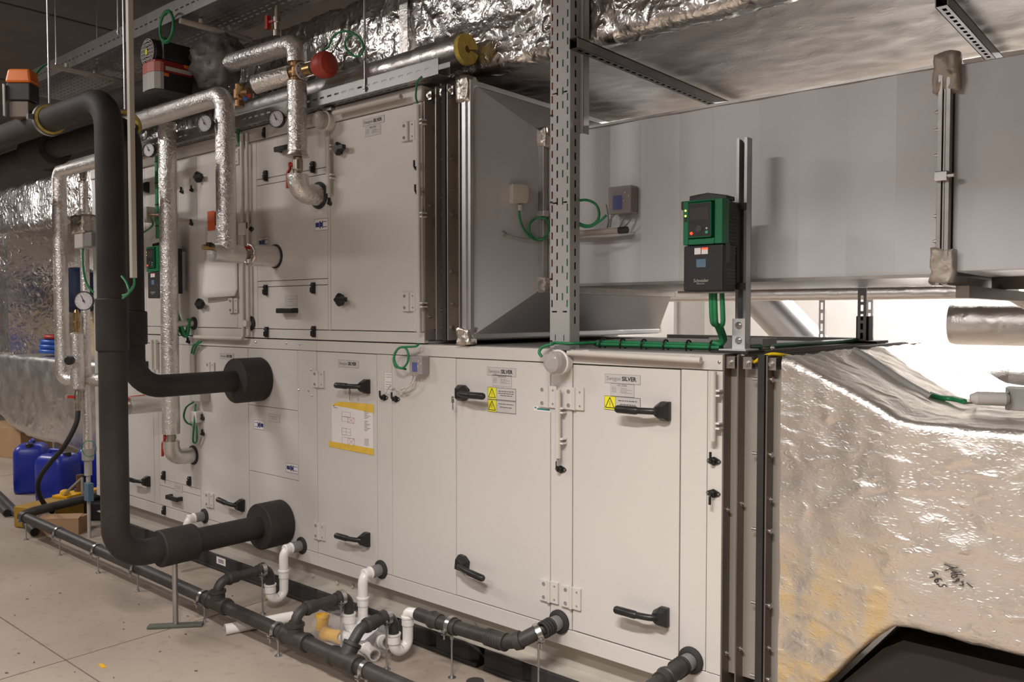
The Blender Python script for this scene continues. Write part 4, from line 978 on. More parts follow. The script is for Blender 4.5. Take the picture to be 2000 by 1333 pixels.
tag(MB().tube(spline([(hx1-.02, hy1-.035, zh1+.03), at(352, 105, y=-.27), at(338, 92, y=-.3), at(322, 74, y=-.38)]+loop(at(325, 52, y=-.42), (1, 0, 0), (0, 0, 1), .075, 1.7, -1.8, 1.05), 3), .0065, 8).tube(loop(at(325, 52, y=-.40), (1, 0, 0), (0, 0, 1), .08, 1, 0, 1.1), .0065, 8).obj('green_cable', 'green_cable'), 'coiled green cable hanging above the pump against cable tray', 'cable')
# isolating valve standing on top of the foil elbow pipe
c_ = at(541, 60, y=Y3); t = T('ball_valve', 'small vent valve with red handle standing on the top foil pipe', 'valve', c_)
MB().lathe(c_-V((0, 0, .03)), (0, 0, 1), [(0, .022), (.03, .022), (.035, .014), (.07, .016), (.075, .02), (.1, .02), (.105, .014), (.16, .010)], 12).obj('valve_body', 'nickel', t)
MB().bar(c_+V((-.015, -.01, .05)), c_+V((-.055, -.02, .05)), .012, .012).box(c_.x-.065, c_.x-.045, c_.y-.03, c_.y-.008, c_.z+.015, c_.z+.085).obj('lever', 'red_paint', t)
# ------------------------------------------------------------------ cable trays
def tray(label, x0, x1, y0, y1, z, h, dash):
    t = T('cable_tray', label, 'cable tray', ((x0+x1)/2, (y0+y1)/2, z))
    hl = []; x = .04
    while x < x1-x0-.08: hl.append((round(x, 3), round(x+.035, 3), h*.42, h*.42+.009)); x += .06
    for yy in (y0, y1): MB().plate((x0, yy, z), (1, 0, 0), (0, 0, 1), x1-x0, h, hl).box(x0, x1, yy-.001, yy+.012 if yy == y0 else yy+.001, z+h-.002, z+h).obj('side_rail', dash, t, solid=.0016)
    hl = []; v = .03; k = 0; Wd = y1-y0
    while v < Wd-.03:
        x = .03+(k % 2)*.03
        while x < x1-x0-.06: hl.append((round(x, 3), round(x+.035, 3), round(v, 3), round(v+.009, 3))); x += .06
        v += .036; k += 1
    mm = MB()
    v0 = 0; rows = sorted({q_[2] for q_ in hl})
    for r_ in rows:
        rr = [q_ for q_ in hl if q_[2] == r_]
        mm.plate((x0, y0+v0, z), (1, 0, 0), (0, 1, 0), x1-x0, r_+.018-v0, [(a_, b_, c_-v0, d_-v0) for a_, b_, c_, d_ in rr]); v0 = r_+.018
    mm.plate((x0, y0+v0, z), (1, 0, 0), (0, 1, 0), x1-x0, Wd-v0, []); mm.obj('perforated_floor', 'zinc', t, solid=.0012); return t
TZ = 3.25; ty0 = at(76, 160, z=TZ).y
tray('wide perforated cable tray hanging from the ceiling above the pump', -6.9, -3.35, ty0, ty0+.36, TZ, .105, 'tray_rail')
tray('narrow perforated cable tray lying along the top of the upper unit', -6.0, at(856, 135, y=-.075).x, -.075, .0, UZ1+.004, .07, 'tray_rail')
for (pxx, pyy), w_ in (((110, 130), 'leftmost, at the end of the beige crossbar'), ((191, 155), 'second, above the black pipe bend'), ((231, 68), 'third, right behind the beige trunking'), ((713, 190), 'right-hand, in front of the foil duct')):
    if pxx == 713: p = at(713, 190, y=-.081); z0_ = UZ1+.01; cr = None
    else: p = at(pxx, pyy, z=TZ-.03); z0_ = TZ-.03
    tag(MB().cyl((p.x, p.y, z0_), (p.x, p.y, RZ-.002), .0055, seg=8).lathe((p.x, p.y, z0_+.01), (0, 0, 1), [(0, .011), (.01, .011)], 6).obj('threaded_rod', 'zinc'), 'thin threaded ceiling rod, '+w_, 'threaded rod', 'threaded rods from the ceiling')
for pts, w_ in ((((92, 128), (215, 160)), 'crossing below the far end of the cable tray'), (((352, 40), (432, 65)), 'above the lagged pump body')):
    p, q = at(*pts[0], z=TZ-.045), at(*pts[1], z=TZ-.045)
    o = MB().cyl(p, (p.x, max(q.y, ty0+.4), TZ-.045), .016, seg=14); o.lathe((p.x, p.y+.12, TZ-.03), (0, 0, 1), [(0, .012), (.025, .012)], 8).lathe((p.x, p.y+.3, TZ-.03), (0, 0, 1), [(0, .012), (.025, .012)], 8)
    tag(o.obj('tray_support', 'trunking'), 'beige round crossbar carrying the cable tray, '+w_, 'support bar', 'crossbars under the cable tray')
# orange-topped actuator on the black pipe
oc = at(45, 190, y=-1.0); t = T('valve_actuator', 'valve actuator with orange cap and silver bracket above the black pipes', 'actuator', (oc.x, oc.y, ZAT+.08))
u_ = V((.75, .66, 0)); 
def ob(mb, a0, a1, b0, b1, z0, z1, taper=0):
    n_ = V((.66, -.75, 0)); o_ = V((oc.x, oc.y, 0)); vs = []
    for z_, k in ((z0, 1), (z1, 1-taper)):
        for s_, r_ in ((a0, b0), (a1, b0), (a1, b1), (a0, b1)): vs.append(o_+u_*s_*k+n_*r_*k+V((0, 0, z_)))
    return mb.add(vs, [(0, 1, 2, 3), (4, 5, 6, 7), (0, 1, 5, 4), (1, 2, 6, 5), (2, 3, 7, 6), (3, 0, 4, 7)])
zo = at(45, 158, y=-1.0).z
ob(MB(), -.07, .07, -.05, .05, zo-.02, zo+.055, .18).obj('cap', 'orange', t, bevel=.012)
ob(MB(), -.064, .064, -.046, .046, zo-.115, zo-.021).obj('housing', 'vfd_dark', t, bevel=.008)
ob(MB(), -.075, -.06, .045, .06, zo-.20, zo-.03).obj('bracket', 'steel', t, bevel=.004)
ob(MB(), -.05, .05, -.04, .04, zo-.20, zo-.116).obj('valve_neck', 'conn_dark', t, bevel=.004)
tag(MB().tube(spline([at(68, 150, y=-.95), at(74, 140, y=-.9), at(84, 130, y=-.85), at(96, 124, y=-.8)]), .005, 8).obj('green_cable', 'green_cable'), 'thin green cable from the orange actuator to the crossbar', 'cable')
# ------------------------------------------------------------------ drain pipework along the floor
MY = -.51
def mz(x): return .160-(x+6.43)*.0125
RM = .0325
M0, M1 = -6.43, -1.75
mt_ = T('drain_pipe', 'long black drain pipe on clamps running along the floor in front of the unit', 'pipe', ((M0+M1)/2, MY, .1))
MB().tube([(M0, MY, mz(M0)), (-5, MY, mz(-5)), (-3.4, MY, mz(-3.4)), (M1, MY, mz(M1))], RM, 20).obj('pipe', 'drain_pipe', mt_)
pe = at(186, 968, y=.3)
MB().tube(fillet([(M0+.03, MY, mz(M0)), (M0-.045, MY, mz(M0)), (M0-.10, MY+.09, mz(M0)+.004), (M0-.30, .45, .19)], .05), RM, 18).obj('pipe', 'drain_pipe', mt_)
MB().lathe((M0-.02, MY, mz(M0)), (1, 0, 0), [(0, RM), (0, RM+.007), (.07, RM+.007), (.07, RM)], 20).obj('coupling', 'drain_pipe', mt_)
def socket(m, c, ax, L=.055, r=RM): return m.lathe(c, ax, [(0, r), (0, r+.0065), (.012, r+.0095), (.018, r+.0095), (.022, r+.006), (L, r+.005), (L, r)], 20)
bxs = (-3.853, -3.187, -2.83)
for i, x in enumerate(bxs):
    z = mz(x); m = MB()
    m.lathe((x-.09, MY, z), (1, 0, 0), [(0, RM), (0, RM+.009), (.012, RM+.011), (.02, RM+.011), (.024, RM+.006), (.156, RM+.006), (.16, RM+.011), (.168, RM+.011), (.18, RM+.009), (.18, RM)], 20)
    if i < 2: m.lathe((x, MY, z), (0, 0, 1), [(0, RM+.004), (.052, RM+.004), (.056, RM+.009), (.068, RM+.009), (.07, RM)], 20)
    else: m.lathe((x, MY, z), (0, .55, .83), [(0, RM+.004), (.06, RM+.004), (.064, RM+.009), (.078, RM+.009), (.08, RM)], 20)
    m.obj('tee', 'drain_pipe', mt_)
nm = ('farthest of the three', 'middle one of the three', 'nearest, with ribbed bend')
tl = ('farther white drain trap of the pair beside the black lower flange', 'white drain trap above the clear bag with yellow fittings', 'white drain trap feeding the black pipe along the base')
for i, x in enumerate(bxs):
    z = mz(x); b = T('drain_branch', 'black drain branch rising from the floor pipe, '+nm[i], 'pipe', (x, -.35, z), 'black drain branches')
    zh = .240; ya = -.205 if i < 2 else -.235
    if i < 2: pts = [(x, MY, z+.045), (x, MY, zh), (x, ya, zh), (x, ya, .125)]
    else: pts = [(x, MY+.03, z+.05), (x, -.425, .228), (x, ya, zh), (x, ya, .125)]
    MB().tube(fillet(pts, .055, 6), .0245, 18).obj('pipe', 'drain_pipe', b)
    if i < 2:
        socket(MB(), (x, MY+.052, zh), (0, 1, 0), .06, .0245).obj('socket', 'drain_pipe', b); MB().lathe((x, MY, zh-.07), (0, 0, 1), [(0, .0245), (0, .030), (.03, .030), (.03, .0245)], 18).obj('socket', 'drain_pipe', b)
    else:
        m = socket(MB(), (x, -.40, .231), (0, 1, .08), .07, .0245); [m.ring((x, -.385+.01*k, .232), (0, 1, .05), .028, .003, 20, 6) for k in range(4)]; m.obj('socket', 'drain_pipe', b)
    socket(MB(), (x, ya-.03, zh), (0, -1, 0), .05, .0245).obj('socket', 'drain_pipe', b)
    t = T('drain_trap', tl[i], 'drain trap', (x, ya+.05, .06)); yb = ya+.086
    top = [(x, yb, .316), (x, -.012, .316)] if i < 2 else [(x, yb, .222), (x+.055, yb+.012, .226)]
    MB().tube(fillet([(x, ya, .115), (x, ya, .062), (x, yb, .062), (x, yb, .15)]+[(x, yb, .2)]+top, .042, 7), .0245, 18).obj('bend', 'pvc_white', t)
    MB().lathe((x, ya, .10), (0, 0, 1), [(0, .024), (.008, .030), (.04, .030), (.045, .033), (.052, .033), (.052, .024)], 20).obj('collar', 'pvc_white', t)
    MB().lathe((x, yb, .165), (0, 0, 1), [(0, .024), (.0, .028), (.03, .028), (.034, .031), (.042, .031), (.045, .024)], 20).obj('collar', 'pvc_white', t)
    if i < 2: MB().lathe((x, -.115, .316), (0, 1, 0), [(0, .024), (.004, .028), (.035, .028), (.038, .031), (.045, .031), (.045, .024)], 20).obj('collar', 'pvc_white', t)
    if i < 2:
        MB().lathe((x, -.075, .316), (0, 1, 0), [(0, .026), (.01, .028), (.022, .030), (.073, .030)], 20).obj('outlet_stub', 'grey_plastic', t)
        MB().lathe((x, -.0005, .316), (0, -1, 0), [(0, .047), (.006, .047), (.010, .042), (.014, .033), (.014, .027)], 24).obj('rubber_collar', 'black_rubber', t)
x = -4.884; t = T('drain_trap', 'white drain trap just above the black lower pipe, far left', 'drain trap', (x, -.1, .06))
MB().tube(fillet([(x, -.20, .115), (x, -.20, .062), (x, -.12, .062), (x, -.12, .316), (x, -.012, .316)], .042, 7), .0245, 18).obj('bend', 'pvc_white', t)
MB().lathe((x, -.115, .316), (0, 1, 0), [(0, .024), (.004, .028), (.035, .028), (.038, .031), (.045, .031), (.045, .024)], 20).obj('collar', 'pvc_white', t)
MB().lathe((x, -.075, .316), (0, 1, 0), [(0, .026), (.01, .028), (.022, .030), (.073, .030)], 20).obj('outlet_stub', 'grey_plastic', t)
MB().lathe((x, -.0005, .316), (0, -1, 0), [(0, .047), (.006, .047), (.010, .042), (.014, .033), (.014, .027)], 24).obj('rubber_collar', 'black_rubber', t)
# long outlet pipe along the base
xo, zo_ = -2.067, .323; yo = -.15
o3 = T('drain_pipe', 'black drain pipe with ribbed coupling sloping up to the outlet between two doors', 'pipe', (-2.45, yo, .2))
MB().tube(fillet([(-2.775, yo+.012, .226), (-2.60, yo, .228), (-2.245, yo, .238), (-2.165, -.135, .258), (xo-.012, -.055, .318), (xo, -.03, .323)], .04, 5), .030, 18).obj('pipe', 'drain_pipe', o3)
socket(MB(), (-2.68, yo+.003, .228), (1, 0, 0), .06, .030).obj('coupling', 'drain_pipe', o3); socket(MB(), (-2.56, yo, .2295), (1, .0, .02), .05, .030).obj('coupling', 'drain_pipe', o3)
m = MB().lathe((-2.335, yo, .236), (1, 0, .03), [(0, .03), (0, .037), (.012, .037), (.014, .0345), (.095, .0345), (.097, .038), (.105, .038), (.105, .03)], 20)
for k in range(5): m.ring((-2.315+.014*k, yo, .2365), (1, 0, .03), .0347, .003, 20, 6)
m.obj('ribbed_coupling', 'drain_pipe', o3)
m = MB().lathe((-2.19, -.142, .25), (.8, .35, .35), [(0, .03), (0, .036), (.02, .038), (.03, .038), (.03, .03)], 20); m.obj('coupling', 'drain_pipe', o3)
def outlet(t, x, z, L=.062):
    MB().lathe((x, -L, z), (0, 1, 0), [(0, .0285), (.01, .031), (L-.002, .031)], 20).obj('outlet_stub', 'grey_plastic', t)
    MB().lathe((x, -.0005, z), (0, -1, 0), [(0, .050), (.008, .050), (.012, .044), (.016, .036), (.016, .030)], 26).obj('rubber_collar', 'black_rubber', t)
    m = MB()
    for k in range(4): m.ring((x-.003*k, -L-.012*k, z-.003*k), (.1, 1, .15), .030, .006, 22, 8)
    m.obj('ribbed_coupling', 'black_rubber', t)
outlet(o3, xo, zo_)
o4 = T('drain_pipe', 'black drain pipe leaving the rightmost outlet at bottom right corner of the unit', 'pipe', (-1.462, -.3, .25))
MB().tube(fillet([(-1.462, -.04, .327), (-1.462, -.16, .322), (-1.47, -.75, .29)], .05), .030, 18).obj('pipe', 'drain_pipe', o4); outlet(o4, -1.462, .327)
m = MB(); socket(m, (-1.463, -.165, .321), (0, -1, -.03), .055, .030); m.obj('coupling', 'drain_pipe', o4)
p = at(928, 1331, z=.1); tag(MB().lathe((p.x, p.y, 0), (0, 0, 1), [(0, .03), (.075, .03), (.08, .037), (.1, .037), (.1, .03)], 20).obj('pipe_socket', 'drain_pipe'), 'black pipe socket standing on the floor at the bottom edge', 'pipe fitting')
# pipe clamps on threaded rods
def clamp(label, c, ax, R, zr, lug=(0, -1, 0)):
    c = V(c); ax = V(ax).normalized(); t = T('pipe_clamp', label, 'pipe clamp', (c.x, c.y, 0), 'pipe clamps on floor rods')
    MB().ring(c, ax, R+.001, .0045, 24, flat=.022).obj('ring', 'steel', t)
    l_ = V(lug); q = c+l_*(R+.010)-V((0, 0, .012)); MB().box(q.x-.011, q.x+.011, q.y-.010, q.y+.010, q.z-.004, q.z+.004).box(q.x-.010, q.x+.010, q.y-.009, q.y+.009, q.z-.014, q.z-.010).cyl(q-V((0, 0, .034)), q+V((0, 0, .010)), .0035, seg=8).obj('bolted_lug', 'steel', t)
    b_ = c-V((0, 0, R+.004))
    MB().cyl((b_.x, b_.y, .002), b_, .0045, seg=8).lathe((b_.x, b_.y, b_.z-.018), (0, 0, 1), [(0, .008), (.016, .008)], 6).obj('threaded_rod', 'zinc', t)
    MB().lathe((b_.x, b_.y, 0), (0, 0, 1), [(0, .018), (.003, .018), (.003, .008), (.012, .008)], 14).obj('foot', 'zinc', t); return t
cl = [(-6.40, 'at the far left corner bend'), (-5.82, 'in front of the cardboard box'), (-5.24, 'just left of the black riser bend'), (-4.72, 'just right of the black riser bend'), (-3.985, 'left of the first black branch'), (-3.325, 'left of the middle black branch'), (-2.69, 'right of the ribbed black branch, lowest in view')]
for x, w_ in cl: clamp('steel clamp holding the floor drain pipe, '+w_, (x, MY, mz(x)), (1, 0, 0), RM+.001, 0)
for i, x in enumerate(bxs): clamp('steel clamp holding a black branch above its white trap, '+('farthest', 'middle', 'nearest')[i], (x, -.252 if i < 2 else -.278, .240 if i < 2 else .2385), (0, 1, 0), .0310, 0, (.8, -.6, 0))
clamp('steel clamp holding the black pipe right of the third white trap', (-2.545, yo, .2302), (1, 0, 0), .0375, 0)
clamp('steel clamp under the outlet bend between the two doors', (-2.105, -.092, .292), (.55, .7, .35), .036, 0, (.8, -.6, 0))
# ------------------------------------------------------------------ loose things on the floor
tag(MB().lathe((-3.745, -.535, .027), (.3, .95, 0), [(0, .023), (0, .027), (.34, .027), (.34, .023), (0, .023)], 18).obj('pipe_offcut', 'pvc_white'), 'white plastic pipe offcut lying on the floor under the drain pipe', 'pipe')
def fitting(label, c, d, L, r, mat):
    d = V(d).normalized(); tag(MB().lathe(V(c), d, [(0, r*.8), (0, r), (L*.25, r), (L*.27, r*.9), (L*.73, r*.9), (L*.75, r), (L, r), (L, r*.8), (0, r*.8)], 18).obj('pipe_fitting', mat), label, 'pipe fitting', 'fittings in the clear bag')
fitting('white plastic pipe fitting in the bag, beside the yellow pieces', (-3.235, -.23, .032), (.9, .3, .05), .13, .03, 'pvc_white')
fitting('white plastic fitting in the bag, upright open end showing', (-3.035, -.13, .03), (.8, -.35, .25), .10, .031, 'pvc_white')
fitting('white plastic fitting poking out at right end of the bag', (-3.06, -.22, .028), (.85, -.25, 0), .13, .028, 'pvc_white')
fitting('yellow translucent plastic fitting standing up in the bag', (-3.36, -.235, .035), (-.1, .15, 1), .075, .033, 'yellow')
fitting('yellow plastic fitting lying in the bag', (-3.32, -.255, .033), (.9, .1, .05), .12, .032, 'yellow')
def blob(c, s, seed, amp, sub=4, flat=.0):
    bm = bmesh.new(); bmesh.ops.create_icosphere(bm, subdivisions=sub, radius=1); vs = []
    for v in bm.verts:
        n_ = v.co.normalized(); d_ = 1+amp*(noise.ridged_multi_fractal(n_*2.4+V((seed, 0, 0)), 1, 2.2, 4, 1, 2)-1)
        p = V((n_.x*s[0], n_.y*s[1], n_.z*s[2]))*d_+V(c); p.z = max(p.z, flat); vs.append(p)
    ix = {v: i for i, v in enumerate(bm.verts)}; fs = [[ix[v] for v in f.verts] for f in bm.faces]; bm.free()
    return MB().add(vs, fs, 0, True)
tag(blob((-3.16, -.2, .055), (.27, .14, .085), 3, .2, 4, .003).obj('plastic_bag', 'bag_clear'), 'clear crumpled plastic bag of white and yellow fittings on the floor', 'bag')
b_ = MB(); q_ = [at(*p_, z=.012) for p_ in ((662, 1205), (700, 1218), (735, 1232), (712, 1268), (688, 1276))]
b_ = MB().prism([V((v.x, v.y, .075)) for v in (at(668, 1205, z=.07), at(722, 1213, z=.07), at(738, 1232, z=.07), at(712, 1262, z=.05), at(690, 1262, z=.05))], (0, 0, .002))
tag(b_.obj('paper_leaflet', 'paper'), 'white paper leaflet inside the clear bag', 'paper')
p = at(200, 1302, z=0); tag(MB().prism([(p.x-.028, p.y-.006, .0005), (p.x+.02, p.y-.012, .0005), (p.x+.032, p.y+.004, .0005), (p.x-.022, p.y+.010, .0005)], (0, 0, .003)).obj('plastic_scrap', 'yellow'), 'small flat yellow scrap on the floor, lower left', 'scrap')
p = at(523, 1171, z=0); tag(blob((p.x, p.y, .008), (.014, .012, .012), 5, .3, 2, .0004).obj('plastic_scrap', 'yellow'), 'tiny yellow crumb on the floor below the first white trap', 'scrap')
m = MB()
for px_, py_ in ((270, 1182), (241, 1217), (240, 1230), (115, 1160), (38, 1278), (67, 1295), (10, 1316), (147, 1314), (380, 1312), (361, 1240), (330, 1245), (425, 1196), (437, 1233), (28, 1203), (50, 1172), (365, 1205), (455, 1165), (700, 1240), (222, 1326), (60, 1145), (310, 1275)):
    p = at(px_, py_, z=0); m.bar((p.x, p.y, .003), (p.x+random.uniform(-.012, .012), p.y+random.uniform(-.012, .012)+.004, .003), random.uniform(.002, .005), .004)
m.obj('debris', 'chips', label='small brown chips and shavings scattered over the concrete floor', cat='debris', kind='stuff')
# cardboard box
def obox(mb, c, u, L, Wd, H, z=0, m=0):
    u = V(u).normalized(); n_ = V((-u.y, u.x, 0)); c = V(c)
    return mb.prism([V((0, 0, z))+c+u*a+n_*b for a, b in ((-L/2, -Wd/2), (L/2, -Wd/2), (L/2, Wd/2), (-L/2, Wd/2))], (0, 0, H), m)
t = T('cardboard_box', 'low open brown cardboard box behind the drain pipe corner', 'box', (-6.42, -.24, 0))
p0, p1 = at(70, 1047, z=0), at(153, 1046, z=0); u = (p1-p0).normalized(); n_ = V((-u.y, u.x, 0)); cc = (p0+p1)/2+n_*.09; L = (p1-p0).length
obox(MB(), cc, u, L, .17, .115).obj('carton', 'cardboard', t)
MB().prism([cc-n_*.085-u*L/2+V((0, 0, .116)), cc-n_*.085+u*L/2+V((0, 0, .116)), cc+n_*.0+u*L*.48+V((0, 0, .135)), cc+n_*.0-u*L*.46+V((0, 0, .132))], (0, 0, .003)).obj('flap', 'cardboard', t)
# yellow test pump with lever
a_, b_ = at(34, 1046, z=0), at(196, 992, z=0); a_ += V((-.16, .1, 0)); u = (b_-a_).normalized(); n_ = V((-u.y, u.x, 0)); cc = (a_+b_)/2; L = (b_-a_).length
t = T('test_pump', 'yellow steel test pump tank with long grey lever, beside the blue jerrycans', 'pump', cc)
obox(MB(), cc, u, L, .2, .155, .005).obj('tank', 'machine_yellow', t, bevel=.006)
q_ = cc+u*L*.18-V((0, 0, .045))
obox(MB(), q_, u, .34, .15, .018, .206).obj('top_plate', 'yellow', t, bevel=.003)
MB().lathe(q_+V((0, 0, .224))+u*.03, (0, 0, 1), [(0, .045), (.02, .045), (.02, .03), (.13, .03)], 14).obj('cylinder', 'rust', t)
l0, l1 = at(88, 1000, y=-.12), at(160, 935, y=-.05); MB().tube([l0, l1], .011, 10).tube([l1, l1-V((0, 0, .12))], .010, 8).obj('lever', 'galv', t)
MB().lathe(q_+V((0, 0, .224))-u*.12, (0, 0, 1), [(0, .04), (.03, .032), (.04, .016)], 14).obj('cap', 'yellow', t)
obox(MB(), a_+u*.10-n_*.104, u, .16, .004, .15, .02).obj('white_label', 'paper', t, label='white label on the tank')
# blue jerrycans
def jerry(label, px_, py_, h, yaw, sticker_=False):
    c = at(px_, py_, z=0)+V((-.03, .05, 0)); L, Wd = .31, .27; t = T('jerrycan', label, 'jerrycan', (c.x, c.y, 0), 'blue jerrycans on the floor')
    u = V((math.cos(yaw), math.sin(yaw), 0)); n_ = V((-u.y, u.x, 0)); m = MB(); rings = []
    for z_, k in ((0, .90), (.012, .97), (.05, 1), (.07, .985), (.075, 1), (h*.76, 1), (h*.86, .97), (h*.94, .86), (h*.985, .70), (h, .52)):
        r_ = []
        for i in range(28):
            a = 2*PI*i/28; ca, sa = math.cos(a), math.sin(a); e = .42
            r_.append(V((c.x, c.y, z_))+u*(math.copysign(abs(ca)**e, ca)*L/2*k)+n_*(math.copysign(abs(sa)**e, sa)*Wd/2*k))
        rings.append(r_)
    vs = [p for r_ in rings for p in r_]; n = 28
    m.add(vs, [(i*n+k, i*n+(k+1) % n, (i+1)*n+(k+1) % n, (i+1)*n+k) for i in range(len(rings)-1) for k in range(n)], 0, True); m.add(rings[0], [tuple(range(n))]); m.add(rings[-1], [tuple(range(n))])
    m.obj('body', 'blue_drum', t, weld=True)
    tp = V((c.x, c.y, h)); MB().tube(fillet([tp-u*.10-V((0, 0, .03)), tp-u*.09+V((0, 0, .022)), tp+u*.03+V((0, 0, .022)), tp+u*.04-V((0, 0, .01))], .02), .017, 10).obj('handle', 'blue_drum', t)
    MB().lathe(tp+u*.10-V((0, 0, .035)), (0, 0, 1), [(0, .032), (.045, .032), (.05, .026)], 18).obj('cap', 'vfd_dark', t, label='black screw cap')
    if sticker_:
        q_ = c-n_*(Wd/2+.001)-u*.02; MB().prism([q_-u*.07+V((0, 0, .12)), q_+u*.07+V((0, 0, .12)), q_+u*.07+V((0, 0, .3)), q_-u*.07+V((0, 0, .3))], -n_*.0015).obj('label', 'paper', t)
jerry('blue plastic jerrycan with white label, back left of the group', 54, 962, .43, -.5, True)
jerry('blue plastic jerrycan with black cap, front one of the group', 106, 982, .41, .35)
jerry('blue plastic jerrycan half hidden behind the black riser', 186, 966, .42, .5)
# grey pipes lying on the floor at far left
for i, (e0, w_) in enumerate((((68, 1040), 'nearest, open end showing'), ((40, 1010), 'middle'), ((14, 1003), 'farthest, second open end showing'))):
    p = at(*e0, z=.03); d = V((-.985, .17, 0)).normalized()
    tag(MB().lathe(p, d, [(0, .024), (0, .03), (3.6, .03), (3.6, .024), (0, .024)], 18).obj('loose_pipe', 'drain_pipe'), 'dark grey loose pipe lying on the floor at far left, '+w_, 'pipe', 'loose pipes on the floor')
p = at(175, 1012, z=0); t = T('tool_case', 'small black plastic case on the floor beside the cardboard box', 'case', p)
obox(MB(), p+V((.10, .04, 0)), (.7, .5, 0), .2, .14, .15).obj('case_body', 'vfd_dark', t, bevel=.02)
c_ = at(20, 905, z=0); tag(obox(MB(), (c_.x-.6, c_.y+.3, 0), (1, .2, 0), .9, .5, .34).obj('cardboard_box', 'cardboard', bevel=.004), 'large brown cardboard box under the left foil duct, behind the jerrycans', 'box')
# ------------------------------------------------------------------ foil-wrapped duct at the far left end
LY = .40
ld = T('foil_duct', 'foil-wrapped duct with deep recess at far left, holding blue hoses', 'duct', (-7.6, .8, .4))
loft(MB(), [(-10.6, LY, 1.6, .80, 1.18), (-9.9, LY, 1.6, .58, 1.18), (-9.4, LY, 1.6, .43, 1.18), (-9.0, LY, 1.6, .38, 1.18), (-6.56, LY, 1.6, .36, 1.18)], .05, .06, .008, 4, 5, seed=21).obj('lower_body', 'foil_smooth', ld)
loft(MB(), [(-10.6, LY-.02, 1.6, 2.40, 2.88), (-6.56, LY-.02, 1.6, 2.40, 2.88)], .06, .06, .014, 4, 5, seed=22).obj('upper_body', 'foil_duct', ld)
loft(MB(), [(-10.6, LY, 1.6, 1.17, 2.42), (-9.38, LY, 1.6, 1.17, 2.42)], .05, .06, .010, 4, 5, seed=23).obj('side_body', 'foil_duct', ld)
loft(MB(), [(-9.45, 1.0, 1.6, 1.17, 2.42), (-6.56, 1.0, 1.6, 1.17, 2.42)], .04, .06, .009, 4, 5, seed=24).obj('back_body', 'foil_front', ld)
p = at(46, 880, y=.2); MB().box(p.x-.02, p.x+.02, .46, .50, 0, .40).obj('leg', 'zinc', ld)
for z_, r_, mt, w_ in ((1.225, .185, 'blue_hose', 'lowest'), (1.272, .18, 'blue_hose', 'middle'), (1.318, .17, 'blue_hose', 'upper'), (1.364, .14, 'cable_red', 'top, red')):
    c_ = at(122, 690, y=.64); tag(MB().ring((c_.x, .64, z_), (.02, .03, 1), r_, .024, 34, 10).obj('hose_coil', mt), ('red' if 'red' in mt else 'blue')+' coiled hose on the foil duct ledge, '+w_+' of the stack', 'hose', 'coiled hoses on the ledge')
c_ = at(152, 560, y=.84); t = T('expansion_vessel', 'dark blue expansion vessel in the foil recess behind the dial gauge', 'vessel', (c_.x, .84, c_.z-.2))
zt_, zb_ = at(150, 523, y=.84).z, at(150, 612, y=.84).z
MB().lathe((c_.x, .84, zb_), (0, 0, 1), [(0, .05), (.02, .13), (.06, .155), (zt_-zb_-.05, .155), (zt_-zb_-.015, .13), (zt_-zb_, .05), (zt_-zb_, 0)], 26).obj('tank', 'blue_dark', t)
MB().box(c_.x-.03, c_.x+.03, .9, 1.0, zb_+.15, zb_+.2).obj('wall_bracket', 'zinc', t)
# foil pipework in front of the left duct
lp0 = at(118, 500, y=-.3); xx = lp0.x; zt_, zb_ = 2.60, at(118, 742, y=-.3).z
foilp('foil_pipe', 'slim foil-wrapped pipe left of the black riser, bending at top and bottom', [([(-5.2, -.3, zt_), (xx, -.3, zt_), (xx, -.3, zb_), (xx+.10, -.22, zb_+.0), (xx+.3, -.1, zb_+.005)], .047, 'foil_pipe')], (xx, -.3, zb_))
sp = at(150, 670, y=-.27); t = T('air_separator', 'foil-wrapped separator with brass top, red drain valve and hose tail', 'separator', (sp.x, -.27, sp.z))
z0_, z1_ = at(150, 762, y=-.27).z, at(150, 650, y=-.27).z
MB().lathe((sp.x, -.27, z0_), (0, 0, 1), [(0, .03), (.01, .045), (.1, .047), (z1_-z0_-.01, .044), (z1_-z0_, .03), (z1_-z0_, 0)], 20).obj('foil_sleeve', 'foil_pipe', t)
MB().lathe((sp.x, -.27, z1_), (0, 0, 1), [(0, .012), (.03, .014), (.04, .024), (.07, .024), (.08, .016), (.14, .02), (.16, .012)], 12).obj('air_vent', 'brass', t)
MB().lathe((sp.x, -.27, z0_), (0, 0, -1), [(0, .016), (.03, .022), (.07, .022), (.09, .016), (.13, .018), (.16, .014)], 12).obj('drain_valve', 'nickel', t)
MB().bar((sp.x, -.285, z0_-.05), (sp.x-.075, -.30, z0_-.05), .022, .018).obj('red_lever', 'red_paint', t)
MB().lathe(at(139, 704, y=-.33), (.5, -.8, 0), [(0, .03), (.03, .032), (.035, .026)], 14).obj('black_knob', 'vfd_dark', t)
hz = z0_-.15
tag(MB().tube(spline([(sp.x, -.27, hz), at(148, 830, y=-.3), at(125, 873, y=-.36), at(95, 908, y=-.4), at(76, 938, y=-.4), at(76, 965, y=-.36), at(90, 990, y=-.3), at(104, 1002, y=-.25)], 6), .017, 12).obj('hose', 'black_rubber'), 'black rubber hose drooping from the separator drain to the test pump', 'hose')
v0, v1 = at(172, 905, y=-.2), at(172, 352, y=-.2)
t = t0_ = T('foil_pipe', 'thin crinkled foil pipe hugging the left edge of the black riser', 'pipe', v0)
MB().tube([(v0.x, -.2, .62), (v0.x, -.2, 1.2), (v0.x, -.2, v1.z)], .030, 16).obj('insulation', 'foil_pipe', t)
